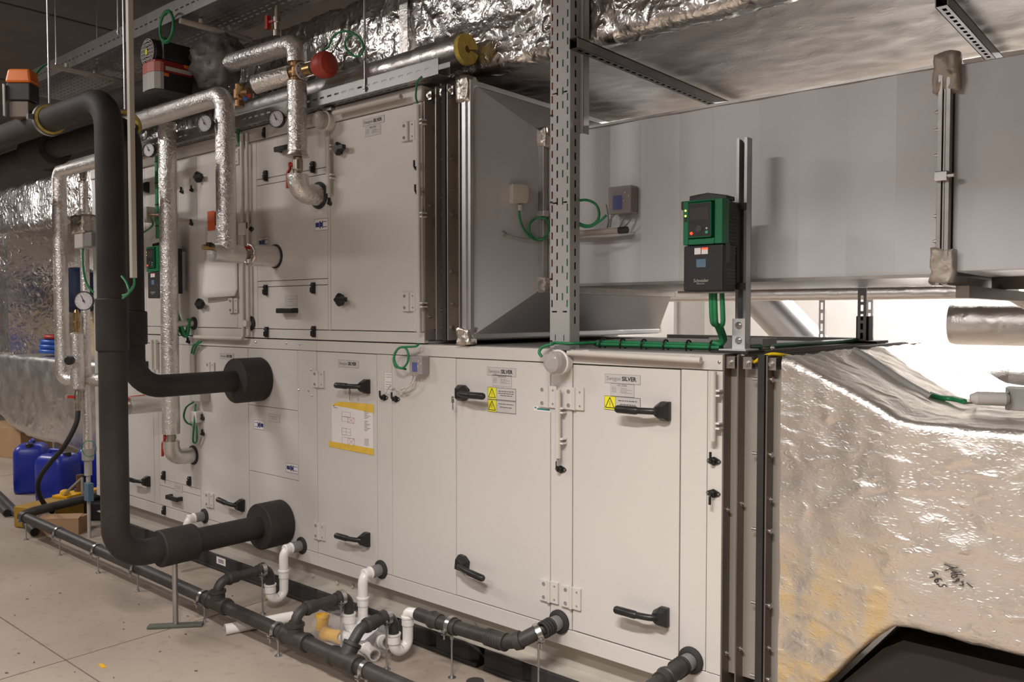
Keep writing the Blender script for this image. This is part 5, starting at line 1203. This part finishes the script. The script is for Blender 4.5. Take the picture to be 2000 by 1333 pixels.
MB().lathe((v0.x, -.2, .40), (0, 0, 1), [(0, .015), (.05, .015), (.05, .026), (.15, .026), (.16, .04), (.24, .04)], 14).obj('lower_fitting', 'light_grey', t)
MB().lathe((v0.x, -.2, v1.z), (0, 0, 1), [(0, .016), (.02, .024), (.06, .024), (.08, .014), (.12, .014)], 12).obj('top_fitting', 'nickel', t)
c_ = at(163, 471, y=-.34); t = T('valve_actuator', 'light grey box-shaped valve actuator beside the upper black riser', 'actuator', c_)
MB().box(c_.x-.075, c_.x+.05, c_.y-.03, c_.y+.045, c_.z-.05, c_.z+.055).obj('cover', 'light_grey', t, bevel=.008)
MB().box(c_.x+.05, c_.x+.16, c_.y-.02, c_.y+.045, c_.z-.045, c_.z+.05).obj('body', 'grey_plastic', t, bevel=.008)
crumple('foil_lagging', (c_.x-.01, c_.y+.02, c_.z+.11), .16, .12, .12, 'tape_foil', t, 31)
tag(MB().tube(spline([c_+V((-.01, 0, -.05)), at(162, 515, y=-.32), at(166, 545, y=-.30), at(174, 562, y=-.28), at(183, 572, y=-.26)]), .007, 8).obj('green_cable', 'green_cable'), 'green cable hanging from the grey box actuator at left', 'cable')
tag(MB().ring(at(174, 877, y=-.28), (.5, -.86, 0), .055, .003, 26, 6).obj('wire_coil', 'green_cable'), 'thin green wire coil hanging low beside the black riser', 'cable')
MB().cyl((v0.x, -.2, 0), (v0.x, -.2, .41), .012, seg=10).obj('lower_pipe', 'light_grey', t0_)
MB().box(v0.x-.012, v0.x+.06, -.228, -.188, .27, .40).obj('lower_cover', 'blue_sticker', t0_, bevel=.004)
# ------------------------------------------------------------------ second drive on the units, seen between the pipes
e = at(311, 530, y=-.20); zbb = at(296, 583, y=-.20).z
v2 = dup(vd, (e.x-vx1, -.20-vy0, zbb-vz0), 'smaller-looking green and black frequency drive half hidden behind the long riser')
MB().box(e.x-.12, e.x-.03, -.20+vyb-vy0-.002, -.001, zbb+.05, zbb+.30).obj('wall_bracket', 'zinc', v2)
g0 = e+V((-.05, .06, 0))
tag(MB().tube(spline([(g0.x, -.12, zbb-.0), (g0.x+.03, -.1, zbb-.12), (g0.x+.09, -.06, zbb-.24), (g0.x+.10, -.04, 1.56), (g0.x+.06, -.03, 1.48)]), .011, 8).tube(spline([(g0.x+.06, -.12, zbb-.0), (g0.x+.09, -.1, zbb-.12), (g0.x+.11, -.06, zbb-.24), (g0.x+.11, -.04, 1.56)]), .011, 8).obj('green_cable', 'green_cable'), 'green cable pair hanging below the half-hidden drive', 'cable')
q0, q1 = at(307, 305, y=-.03), at(309, 478, y=-.03)
m = MB().tube([(q0.x, -.028, q0.z), (q0.x, -.028, zbb+.40)], .018, 10)
o = tag(m.obj('green_cable', 'green_cable'), 'thick green cable bundle running down the upper unit behind the riser', 'cable')
m = MB()
for k in range(5): m.ring((q0.x, -.028, q0.z-.04-.14*k), (0, 0, 1), .0185, .004, 14, 6)
m.obj('cable_tie', 'black_plastic', o)
c_ = at(296, 420, y=-.03); t = T('pipe_sensor', 'grey clip-on pipe sensor beside the long foil riser', 'sensor', c_)
MB().box(c_.x-.05, c_.x-.01, -.06, -.001, c_.z-.05, c_.z+.055).obj('housing', 'light_grey', t, bevel=.004); MB().cyl((c_.x+.0, -.045, c_.z), at(330, 420, y=-.15), .012, seg=10).obj('probe', 'bronze', t)
tag(MB().tube(spline([(c_.x+.03, -.05, c_.z-.02), at(298, 440, y=-.06), at(284, 452, y=-.08), at(272, 458, y=-.1)]), .006, 8).obj('green_cable', 'green_cable'), 'green cable looping from the clip-on pipe sensor', 'cable')
# plain drain stubs with collars on the upper unit
for px_, py_, L, w_ in ((379, 632, .12, 'left of the vertical conduit'), (491, 632, .035, 'right of the vertical conduit')):
    p = F(px_, py_); t = T('pipe_stub', 'white pipe stub with black collar low on the upper unit, '+w_, 'pipe', p, 'pipe stubs on the upper unit')
    MB().lathe((p.x, -.0005, p.z), (0, -1, 0), [(0, .042), (.006, .042), (.010, .038), (.012, .027), (.012, .02)], 22).obj('rubber_collar', 'black_rubber', t)
    MB().lathe((p.x, -.01, p.z), (0, -1, 0), [(0, .02), (L, .02), (L, .014)], 16).obj('stub', 'conduit', t)
# ------------------------------------------------------------------ papers
px_ = [(390, 441), (452, 432), (452, 574), (449, 585), (391, 578)]
P_ = [F(a, b, -.045) for a, b in ((391, 443), (450, 432), (453, 578), (391, 583))]
m = MB(); nn = 10; vs = []
for i in range(nn+1):
    for j in range(nn+1):
        u_, v_ = i/nn, j/nn; q = P_[0].lerp(P_[1], u_).lerp(P_[3].lerp(P_[2], u_), v_); q.y = -.006-.035*abs(v_-.1)**1.2*(.5+.5*math.cos(3*u_)) - (.02*max(0, v_-.9)*10*u_); vs.append(q)
m.add(vs, [(i*(nn+1)+j, (i+1)*(nn+1)+j, (i+1)*(nn+1)+j+1, i*(nn+1)+j+1) for i in range(nn) for j in range(nn)], 0, True)
t = T('paper_sheet', 'curling white paper sheet with orange sticker hung on the upper unit door', 'paper', P_[0]); m.obj('sheet', 'paper', t, solid=.0008)
a, b = F(408, 414), F(421, 450); MB().box(a.x, b.x+.01, -.0105, -.0095, b.z, a.z).obj('orange_sticker', 'orange_label', t)
x0, x1, z0, z1 = rect(650, 790, 731, 878); zt1 = F(731, 800).z
x0 = fx(649, 830); x1 = fx(729, 830); z1 = F(649, 789).z; z0 = F(649, 868).z
t = T('taped_drawing', 'white printed unit drawing taped with yellow tape below a door handle', 'paper', ((x0+x1)/2, -.002, z0))
w_, h_ = x1-x0, z1-z0
def ex(m, y):
    def R(u0, u1, v0, v1, mi, t_=.0014):
        a, b, c, d = x0+w_*u0, x0+w_*u1, z1-h_*v1, z1-h_*v0
        for q in ((a, b, c, c+t_), (a, b, d-t_, d), (a, a+t_, c, d), (b-t_, b, c, d)): m.box(q[0], q[1], y, SY-.001, q[2], q[3], mi)
    R(.25, .47, .16, .28, 1); R(.25, .40, .28, .40, 1); R(.40, .56, .28, .42, 2); R(.25, .47, .56, .73, 1); R(.25, .36, .56, .73, 1); R(.25, .56, .78, .96, 1); R(.40, .56, .78, .96, 2)
    for u0, u1, v0, v1 in ((.40, .56, .28, .42), (.40, .56, .78, .96)):
        m.bar((x0+w_*u0, y, z1-h_*v0), (x0+w_*u1, y, z1-h_*v1), .0014, .0004, up=(0, 1, 0), m=2); m.bar((x0+w_*u0, y, z1-h_*v1), (x0+w_*u1, y, z1-h_*v0), .0014, .0004, up=(0, 1, 0), m=2)
    m.box(x0+w_*.25, x0+w_*.47, y, SY-.001, z1-h_*.65, z1-h_*.645, 1)
    rows = [(x0+w_*.80, x0+w_*(.94-.04*(i % 3)), z1-h_*(.10+.032*i), .0028) for i in range(15) if i not in (6,)]+[(x0+w_*.80, x0+w_*.9, z1-h_*(.74+.03*i), .0024) for i in range(6)]
    for a, b, z, t_ in rows: m.box(a, b, y, SY-.001, z-t_/2, z+t_/2, 1)
    m.box(x0+w_*.04, x0+w_*.07, y, SY-.001, z1-h_*.06, z1-h_*.03, 3); m.box(x0+w_*.84, x0+w_*.94, y, SY-.001, z0+h_*.03, z0+h_*.045, 3); m.box(x0+w_*.05, x0+w_*.14, y, SY-.001, z1-h_*.09, z1-h_*.08, 3)
m = MB().box(x0, x1, SY-.001, -.0003, z0, z1); ex(m, SY-.0014); m.obj('sheet', ['paper', 'ink_grey', 'ink_red', 'ink'], t)
MB().prism([(x0-.004, SY-.0016, z1-.008), (x0+w_*.2, SY-.0016, z1+.016), (x1+.006, SY-.0016, z1+.020), (x1+.006, SY-.0016, z1-.024), (x0+w_*.4, SY-.0016, z1-.012)], (0, .0014, 0)).obj('tape', 'tape_yellow', t)
MB().prism([(x0-.03, SY-.0016, z0+.014), (x1+.004, SY-.0016, z0+.012), (x1+.004, SY-.0016, z0-.022), (x0-.028, SY-.0016, z0-.016)], (0, .0014, 0)).obj('tape', 'tape_yellow', t)
# ------------------------------------------------------------------ round lamps, conduits, sensors
def lamp(label, px_, py_):
    p = F(px_, py_, -.08); t = T('bulkhead_light', label, 'light fitting', p)
    MB().lathe((p.x, -.002, p.z), (0, -1, 0), [(0, .045), (.03, .045), (.034, .052), (.042, .052), (.046, .044)], 26).obj('base', 'white_plastic', t)
    MB().lathe((p.x, -.046, p.z), (0, -1, 0), [(0, .046), (.03, .046), (.044, .038), (.05, .026), (.052, 0)], 26).obj('clear_cover', 'clear_plastic', t)
    m = MB()
    for i in range(5):
        a_ = i*2*PI/5; m.lathe((p.x+.018*math.cos(a_), -.046, p.z+.018*math.sin(a_)), (0, -1, 0), [(0, .008), (.03, .008), (.034, .004)], 8)
    m.obj('lamp_insert', 'dial', t)
    MB().box(p.x-.02, p.x+.055, -.04, -.001, p.z+.05, p.z+.066).obj('bracket', 'zinc', t)
lamp('round clear bulkhead lamp at the slotted post foot, on the lower unit', 1079, 709); lamp('round clear bulkhead lamp on the upper unit, beside the foil riser', 621, 234)
def conduit(label, pts, r=.0105, clips=(), mat='conduit', ang=(0, -1, 0)):
    t = T('conduit', label, 'conduit', pts[0]); MB().tube(fillet(pts, .03, 4), r, 14).lathe(pts[-1], V(pts[-1])-V(pts[-2]), [(-.0005, r), (.0006, r*.8)], 12).obj('tube', mat, t)
    for c in clips:
        c = V(c); MB().box(c.x-.006, c.x+.026, c.y-.004, -.0005, c.z-.012, c.z-.006).box(c.x-.006, c.x+.026, c.y-.004, -.0005, c.z+.006, c.z+.012).obj('clip', 'white_plastic', t)
    return t
ya = -.028
def c2(p, q, y=ya): return F(*p, y), F(*q, y)
a, b = c2((1090, 762), (1093, 896)); conduit('short white conduit tube hanging between the two big lower doors', [a, (a.x, ya, b.z)], .0125, [(a.x, ya, F(1092, 802, ya).z), (a.x, ya, F(1092, 862, ya).z)])
tag(MB().tube([(a.x, ya, b.z+.01), (a.x+.004, -.034, b.z-.03)], .005, 8).obj('hose', 'wire_grey'), 'thin hose from the hanging conduit to the black pressure port', 'hose')
a, b = c2((1110, 689), (1369, 704)); conduit('white horizontal conduit tube along the lower unit top rail', [a, b], .0125, [(F(1140, 690, ya)), (F(1335, 702, ya))])
a, b = c2((1393, 726), (1394, 862)); conduit('white conduit tube on the right corner post of the lower unit', [a, (a.x, ya, b.z)], .0125, [(a.x, ya, F(1394, 768, ya).z), (a.x, ya, F(1394, 832, ya).z)])
a, b = c2((641, 268), (642, 378)); conduit('white conduit tube above the black plug, left of the upper right door', [a, (a.x, ya, b.z)], .0125, [(a.x, ya, F(642, 288, ya).z), (a.x, ya, F(642, 345, ya).z)])
a, b = c2((652, 221), (783, 188), -.045); conduit('white horizontal conduit along the top rail of the upper unit', [a, b], .0125)
a, b = c2((817, 205), (822, 650), -.03); conduit('thin white conduit down the right corner post of the upper unit', [a, (a.x, -.03, b.z)], .010, [(a.x, -.03, F(818, 238, -.03).z), (a.x, -.03, F(818, 420, -.03).z), (a.x, -.03, F(820, 596, -.03).z)])
tag(MB().tube(spline([F(824, 150, -.09), F(815, 160, -.09), F(813, 176, -.06), (a.x, -.045, 2.60), (a.x, -.034, a.z+.005)]), .005, 8).obj('green_cable', 'green_cable'), 'green cable from the narrow cable tray down to corner conduit', 'cable')
a = F(472, 262, ya); b = F(472, 660, ya)
conduit('long white conduit down the upper unit, turning left above the lower unit', [(a.x, ya, a.z), (a.x, ya, F(472, 662, ya).z), (F(380, 674, ya).x, ya, F(472, 662, ya).z)], .012)
conduit('second long white conduit running beside the first', [(a.x+.045, ya+.006, a.z), (a.x+.045, ya+.006, F(480, 655, ya).z)], .009)
tag(MB().tube(spline([F(467, 285, -.03), F(465, 262, -.03), F(470, 245, -.03), F(480, 237, -.03), F(492, 234, -.05)]), .008, 8).obj('green_cable', 'green_cable'), 'green cable arching over the top of the long conduit', 'cable')
for px_, py_, w_ in ((474, 448, 'on the upper unit conduit, above the horizontal red lever'), (380, 815, 'on the lower unit, beside the long riser')):
    p = F(px_, py_, -.035); tag(MB().box(p.x-.035, p.x+.035, -.045, -.0005, p.z-.034, p.z+.036).obj('junction_box', 'white_plastic', bevel=.004), 'small white junction box '+w_, 'junction box', 'small junction boxes')
p0, p1 = F(376, 692, -.02), F(378, 856, -.02)
conduit('white conduit with green cables beside the long riser, on the lower unit', [(p0.x, -.02, p0.z), (p0.x, -.02, F(376, 748, -.02).z)], .016)
tag(MB().tube(spline([F(388, 668, -.03), F(378, 676, -.03), F(374, 690, -.02)]), .006, 8).tube(spline([F(393, 668, -.03), F(383, 676, -.03), F(378, 692, -.02)]), .006, 8).obj('green_cable', 'green_cable'), 'green cables bending from the conduit corner down the lower unit', 'cable')
tag(MB().tube(spline([F(378, 786, -.03), F(364, 796, -.04), F(359, 814, -.04), F(365, 826, -.04), F(374, 830, -.04)]), .006, 8).tube(spline([F(382, 790, -.02), F(379, 830, -.052), F(377, 862, -.03), F(384, 862, -.03), F(384, 832, -.052)]), .006, 8).obj('green_cable', 'green_cable'), 'green cable loop around the white junction box low beside riser', 'cable')
for px_, w_ in ((296, 'left'), (304, 'right')):
    p0 = F(px_, 664, -.02); conduit('thin white conduit behind the black riser, %s of a pair' % w_, [(p0.x, -.02, p0.z), (p0.x, -.02, F(px_, 722, -.02).z)], .010)
p = F(391, 775, -.04); tag(MB().box(p.x-.06, p.x+.05, -.07, -.0005, p.z-.028, p.z+.03).obj('sensor_box', 'light_grey', bevel=.004), 'grey sensor box under the upper black pipe, beside the riser', 'sensor')
def transmitter(label, p, w, h, d, nrm_y):
    t = T('pressure_transmitter', label, 'sensor', (p.x, nrm_y, p.z-h/2)); y1 = nrm_y; y0 = nrm_y-d
    MB().box(p.x-w*.42, p.x+w*.40, y0+.012, y1-.004, p.z-h*.42, p.z+h*.42).obj('circuit_board', 'grey_plastic', t)
    MB().box(p.x-w*.5, p.x+w*.5, y0, y1-.0005, p.z-h/2, p.z+h/2).obj('clear_cover', 'smoked_clear', t, bevel=.004)
    MB().box(p.x-w*.28, p.x+w*.12, y0-.001, y0+.010, p.z-h*.36, p.z+h*.16).obj('blue_module', 'blue_module', t)
    for dx, dz in ((.25, .25), (.2, -.05), (.4, .1)): MB().lathe((p.x+w*dx, y0-.0005, p.z+h*dz), (0, -1, 0), [(0, .004), (.002, .003)], 8).obj('screw', 'dial', t)
    return t
p = F(812, 714, -.05); transmitter('clear-covered pressure transmitter on the lower unit, with a green cable loop', p, .085, .085, .05, -.001)
yl = -.06
tag(MB().tube(spline([F(818, 672, -.03), F(812, 677, -.05), F(797, 678, yl), F(780, 680, yl), F(770, 694, yl), F(773, 712, yl), F(785, 720, yl), F(796, 708, yl), F(797, 690, yl), F(790, 679, yl), F(777, 682, yl), F(769, 700, yl), F(772, 716, yl), F(782, 719, yl), F(794, 722, -.04)], 5), .0055, 8).obj('green_cable', 'green_cable'), 'green cable loop left of the pressure transmitter on lower unit', 'cable')
for k, q in enumerate(((753, 752), (776, 752))):
    tag(MB().tube(spline([F(806+6*k, 734, -.03), F(800+4*k, 752, -.035), F(785, 766-6*k, -.035), F(q[0]+12, q[1]+6*k, -.03), F(q[0]-1, q[1]+18, -.028)]), .004, 8).obj('air_hose', 'conduit'), 'thin white air hose from the transmitter to a black port, '+('lower', 'upper')[k], 'hose', 'air hoses below the transmitter')
p = at(1224, 393, y=YD); transmitter('clear-covered pressure transmitter on the rectangular duct, right of the post', p, .115, .115, .055, YD-.002)
yl = YD-.07
pr0, pr1 = at(1136, 455, y=yl), at(1218, 449, y=yl)
t = T('duct_probe', 'beige rod-shaped duct probe with dark tip, behind the slotted post', 'sensor', pr1)
MB().tube([(pr0.x-.12, YD-.05, pr0.z), (pr1.x-.03, YD-.05, pr0.z)], .0135, 14).obj('rod', 'trunking', t); MB().cyl((pr1.x-.035, YD-.05, pr0.z), (pr1.x+.005, YD-.05, pr0.z), .015, seg=12).obj('tip', 'vfd_side', t)
m = MB()
for a_ in ([(1205, 414), (1190, 432), (1188, 444)], [(1222, 416), (1215, 435), (1208, 446)], [(1236, 416), (1230, 432), (1214, 448)], [(1189, 400), (1194, 420), (1192, 444)], [(1184, 400), (1188, 425), (1186, 446)]):
    m.tube(spline([at(*q, y=YD-.03) for q in a_]), .003, 6)
tag(m.obj('wires', 'wire_grey'), 'thin grey wires between the duct transmitter and probe', 'cable')
yl = .12
tag(MB().tube(spline([at(*q, y=yl) for q in ((1120, 425), (1118, 405), (1126, 394), (1145, 391), (1163, 399), (1170, 416), (1166, 432), (1152, 441), (1134, 438), (1119, 426), (1135, 441), (1152, 443), (1170, 433), (1184, 421))], 5), .0055, 8).obj('green_cable', 'green_cable'), 'green cable loop right of the slotted post, near transmitter', 'cable')
# air sensor on the tapered duct
td = V((xf-XT, YD-.01, 0)).normalized(); tn = V((td.y, -td.x, 0))
def TD(px_, py_, o=.02):        # point o in front of the tapered duct's slanting side
    d = FW+RT*((px_-1000)/CF)+UP*((666.5-py_)/CF); P0 = V((XT, .01, 0))+tn*o
    return CAM+d*((P0-CAM).dot(tn)/d.dot(tn))
p = TD(1010, 381, .001)
t = T('air_sensor', 'beige box-shaped air sensor on the tapered duct face', 'sensor', p)
m = MB()
m.prism([p+td*a+V((0, 0, b)) for a, b in ((-.038, -.042), (.032, -.042), (.043, -.025), (.043, .03), (.032, .044), (-.038, .044))], tn*.045).obj('housing', 'sensor_beige', t, bevel=.005)
MB().cyl(p+V((.01, 0, -.05))+tn*.025, p+V((.01, 0, -.075))+tn*.025, .012, seg=10).obj('cable_gland', 'light_grey', t)
tag(MB().tube(spline([TD(1014, 400), TD(1015, 425), TD(1024, 450), TD(1040, 466), TD(1058, 468), TD(1070, 455, .05), TD(1073, 438, .06), TD(1064, 427, .05), TD(1046, 427), TD(1034, 440), TD(1036, 459), TD(1050, 468), TD(1066, 466, .05)], 5), .0055, 8).obj('green_cable', 'green_cable'), 'green cable loop below the beige air sensor', 'cable')
o = tag(MB().tube(spline([TD(983, 457, .008), TD(1005, 463, .02), TD(1030, 467, .02), TD(1055, 465, .02)]), .0035, 8).lathe(TD(983, 457, .0), tn, [(0, .014), (.006, .012), (.014, .006)], 12).obj('sensor_wire', 'wire_grey'), 'thin grey sensor wire plugged into the tapered duct', 'cable')
# green cables along the top of the lower unit to the drive
zc_ = LZ1+.012; yk = .16
pA, pB = at(1140, 668, y=yk), at(1418, 676, y=yk)
t = T('cable_bundle', 'green cable bundle with black ties along the top of lower unit', 'cable', (-1.8, yk, LZ1))
m = MB()
for k, (dy, dz) in enumerate(((0, 0), (.014, .002), (.007, .013), (-.012, .004))):
    m.tube(spline([(-2.0, yk+dy, zc_+dz), (-1.8, yk+dy+.004, zc_+dz), (-1.6, yk+dy, zc_+dz), (pB.x-.02, yk+dy, zc_+dz)]), .0075, 8)
m.obj('cables', 'green_cable', t)
m = MB()
for x in (-1.97, -1.87, -1.77, -1.67, -1.57, -1.47): m.ring((x, yk+.003, zc_+.004), (1, 0, 0), .024, .004, 14, 6)
m.obj('cable_tie', 'black_plastic', t)
for k, (px0, w_) in enumerate(((1389, 'left'), (1396, 'middle'), (1410, 'right'))):
    s_ = at(px0, 573, y=.04)
    tag(MB().tube(spline([s_, s_+V((.0, .01, -.10)), s_.lerp(V((pB.x, yk, zc_)), .6)+V((-.012, 0, -.0)), (pB.x-.01, yk-.01+.01*k, zc_+.02+.006*k), (pB.x-.05, yk-.006+.012*k, zc_+.022)], 6), .009, 10).obj('green_cable', 'green_cable'), 'green cable dropping from the drive underside to the bundle, '+w_+' of three', 'cable', 'green cables under the drive')
tag(MB().tube(spline([at(1058, 697, y=-.05), at(1053, 688, y=-.05), at(1060, 678, y=-.04), at(1080, 672, y=-.02), (-2.11, .02, LZ1+.022), (-2.03, .04, LZ1+.02), (-1.99, yk-.02, zc_+.01)], 6), .0065, 8).obj('green_cable', 'green_cable'), 'green cable curling in front of slotted post foot to the lamp', 'cable')
tag(MB().tube(spline([(-1.40, .30, LZ1+.012), (-1.39, .6, LZ1+.012), (-1.38, 1.0, LZ1+.012), (-1.36, 1.4, LZ1+.012), (-1.35, 1.6, LZ1+.02)]), .011, 8).obj('green_cable', 'green_cable'), 'green cable running back from the mounting post across the unit top', 'cable')
a = at(1468, 676, y=.45); MB().box(-1.62, -1.385, .42, .56, LZ1, LZ1+.045).obj('cable_duct_lid', 'light_grey', label='grey plastic trunking lid lying on the lower unit behind the mounting post', cat='trunking', bevel=.004)
# ------------------------------------------------------------------ behind the units, seen under the rectangular duct
sp_ = at(1683, 650, y=1.45); zs_ = LZ1
t = T('support_post', 'slotted support post with black foot under the rectangular duct', 'post', (sp_.x, 1.45, zs_))
zt_ = z0 = zf0-.0
hl = []; v = .02
while v < zt_-zs_-.04: hl.append((.014, .027, round(v, 3), round(v+.03, 3))); v += .045
MB().plate((sp_.x-.0205, 1.45, zs_), (1, 0, 0), (0, 0, 1), .041, zt_-zs_-.001, hl).obj('channel', 'zinc', t, solid=.003)
MB().box(sp_.x-.03, sp_.x+.03, 1.46, 1.52, zs_, zs_+.13).box(sp_.x-.085, sp_.x+.085, 1.40, 1.58, zs_, zs_+.012).obj('foot_bracket', 'vfd_dark', t)
def slotpost(px_, y, w_, label):
    p = at(px_, 630, y=y); hl = []; v = .05
    while v < RZ-.1: hl.append((w_*.3, w_*.7, round(v, 3), round(v+.05, 3))); v += .075
    tag(MB().plate((p.x-w_/2, y, 0), (1, 0, 0), (0, 0, 1), w_, RZ-.005, hl).box(p.x-w_/2, p.x-w_/2+.003, y, y+.03, 0, RZ-.005).box(p.x+w_/2-.003, p.x+w_/2, y, y+.03, 0, RZ-.005).obj('slotted_channel', 'zinc', solid=.002), label, 'post', 'slim slotted channels behind the units')
slotpost(1605, 3.2, .041, 'slim slotted channel before the bright wall, left of support post'); slotpost(1698, 3.2, .041, 'slim slotted channel before the bright wall, right of support post')
a, b = at(1445, 577, y=2.3), at(1965, 577, y=2.3)
tag(MB().tube(fillet([(a.x-2.5, 2.3, a.z), (a.x, 2.3, a.z), (b.x, 2.3, a.z), (b.x+.35, 2.3, a.z-.22)], .1), rad(25, a.lerp(b, .5)), 20).obj('foil_pipe', 'foil_smooth'), 'long horizontal foil-wrapped pipe behind, under the rectangular duct', 'pipe')
a = at(1900, 632, y=3.0); r_ = rad(84, a)
x0_ = at(1858, 632, y=3.0).x
tag(MB().lathe((x0_, 3.0, a.z), (1, 0, 0), [(0, r_*.94), (.03, r_), (3.2, r_)], 28).obj('round_duct', 'foil_smooth'), 'fat round foil-wrapped duct at the back, right edge', 'duct')
a, b = at(1490, 585, y=3.6), at(1590, 690, y=3.6)
d_ = (b-a); tag(MB().tube([a-d_*.8, a, b, b+d_*1.2], rad(78, a), 26).obj('round_duct', 'galv'), 'slanting round sheet metal duct at the back, right of drive post', 'duct')
a = at(1965, 745, y=2.5); r_ = .24
tag(MB().lathe((a.x-.18, 2.5, a.z-.14), (1, .1, 0), [(0, 0), (0.02, r_*.5), (.08, r_*.85), (.2, r_), (2.4, r_)], 28).obj('round_duct', 'foil_smooth'), 'round-ended foil duct low behind the crumpled foil duct', 'duct')
# things lying on the sloped foil duct
def slope(px_, py_, up=.012):       # point on the sloped top between (-1.09,1.45) and (-.765,1.275), then flat
    lo = None
    d = FW+RT*((px_-1000)/CF)+UP*((666.5-py_)/CF); t_ = .5
    while t_ < 8:
        q = CAM+d*t_; zt_ = 1.45 if q.x < -1.09 else (SZ if q.x > SX else 1.45+(q.x+1.09)/(SX+1.09)*(SZ-1.45))
        if q.y > YF and q.z < zt_+up: return q
        t_ += .004
    return CAM+d*6
pts = [slope(*q) for q in ((1668, 684), (1700, 703), (1735, 726), (1775, 752), (1818, 776))]
t = T('cable_conduit', 'thin grey conduit running down the sloped top of crumpled foil duct', 'conduit', pts[0])
MB().tube(spline(pts, 3), .013, 10).obj('tube', 'wire_grey', t)
pts = [slope(*q) for q in ((1815, 774), (1840, 781), (1862, 783), (1882, 788))]
m = MB()
for o_ in (-.008, .004, .014): m.tube(spline([p+V((0, o_, .006)) for p in pts], 4), .008, 8)
tag(m.obj('green_cable', 'green_cable'), 'green cables lying on the sloped top of crumpled foil duct', 'cable')
p = slope(1945, 787, .03); t = T('duct_sensor', 'grey cylindrical sensor with block lying on the foil duct top', 'sensor', p)
MB().lathe(p+V((-.07, -.02, .012)), (.94, .3, 0), [(0, .012), (.02, .022), (.10, .022), (.11, .014)], 16).obj('cylinder', 'light_grey', t); MB().box(p.x+.02, p.x+.085, p.y+.03, p.y+.075, p.z-.025, p.z+.05).obj('block', 'wire_grey', t, bevel=.004)
tag(MB().tube(spline([slope(1882, 788), slope(1905, 785), p+V((-.06, -.02, .014))]), .004, 8).tube(spline([p+V((.03, .01, .035)), slope(1985, 762, .06), slope(2010, 755, .08)]), .004, 8).obj('wire', 'wire_grey'), 'thin grey wire of the sensor on foil duct top', 'cable')
# ------------------------------------------------------------------ camera and light
cam = bpy.data.cameras.new('camera'); co = bpy.data.objects.new('camera', cam); C.objects.link(co)
cam.sensor_width = 36; cam.lens = CF/2000*36; cam.clip_start = .05
co.matrix_world = Matrix(((RT.x, UP.x, -FW.x, CAM.x), (RT.y, UP.y, -FW.y, CAM.y), (RT.z, UP.z, -FW.z, CAM.z), (0, 0, 0, 1)))
bpy.context.scene.camera = co
def area(name, loc, sx, sy, power, col=(1, .93, .86), rot=(0, 0, 0), spread=180):
    l = bpy.data.lights.new(name, 'AREA'); l.shape = 'RECTANGLE'; l.size = sx; l.size_y = sy; l.energy = power; l.color = col; l.spread = math.radians(spread)
    o = bpy.data.objects.new(name, l); C.objects.link(o); o.location = loc; o.rotation_euler = rot; return o
WC = (1, .95, .91)
area('ceiling_or_fill_lamp', (-.85, -2.5, 3.3), 1.2, .14, 122, WC, spread=132)
area('ceiling_or_fill_lamp', (-5.7, -2.6, 3.7), 1.2, .14, 64, WC)
area('ceiling_or_fill_lamp', (-10.4, -1.6, 3.2), 1.2, .16, 100, WC)
area('ceiling_or_fill_lamp', (-2.6, -4.4, 3.8), 1.2, .16, 60, WC)  # added fill lamp behind the camera for general brightness, no known fixture
area('ceiling_or_fill_lamp', (-1.2, 5.0, 3.6), 1.5, .3, 205, WC)
area('ceiling_or_fill_lamp', (-6.5, 5.0, 3.6), 1.5, .3, 100, WC)
sn = bpy.context.scene
w_ = bpy.data.worlds.new('world'); sn.world = w_; w_.use_nodes = True
w_.node_tree.nodes['Background'].inputs['Color'].default_value = (.5, .46, .42, 1); w_.node_tree.nodes['Background'].inputs['Strength'].default_value = .02
sn.view_settings.view_transform = 'Standard'; sn.view_settings.look = 'None'; sn.view_settings.gamma = 1; sn.view_settings.exposure = 0.36
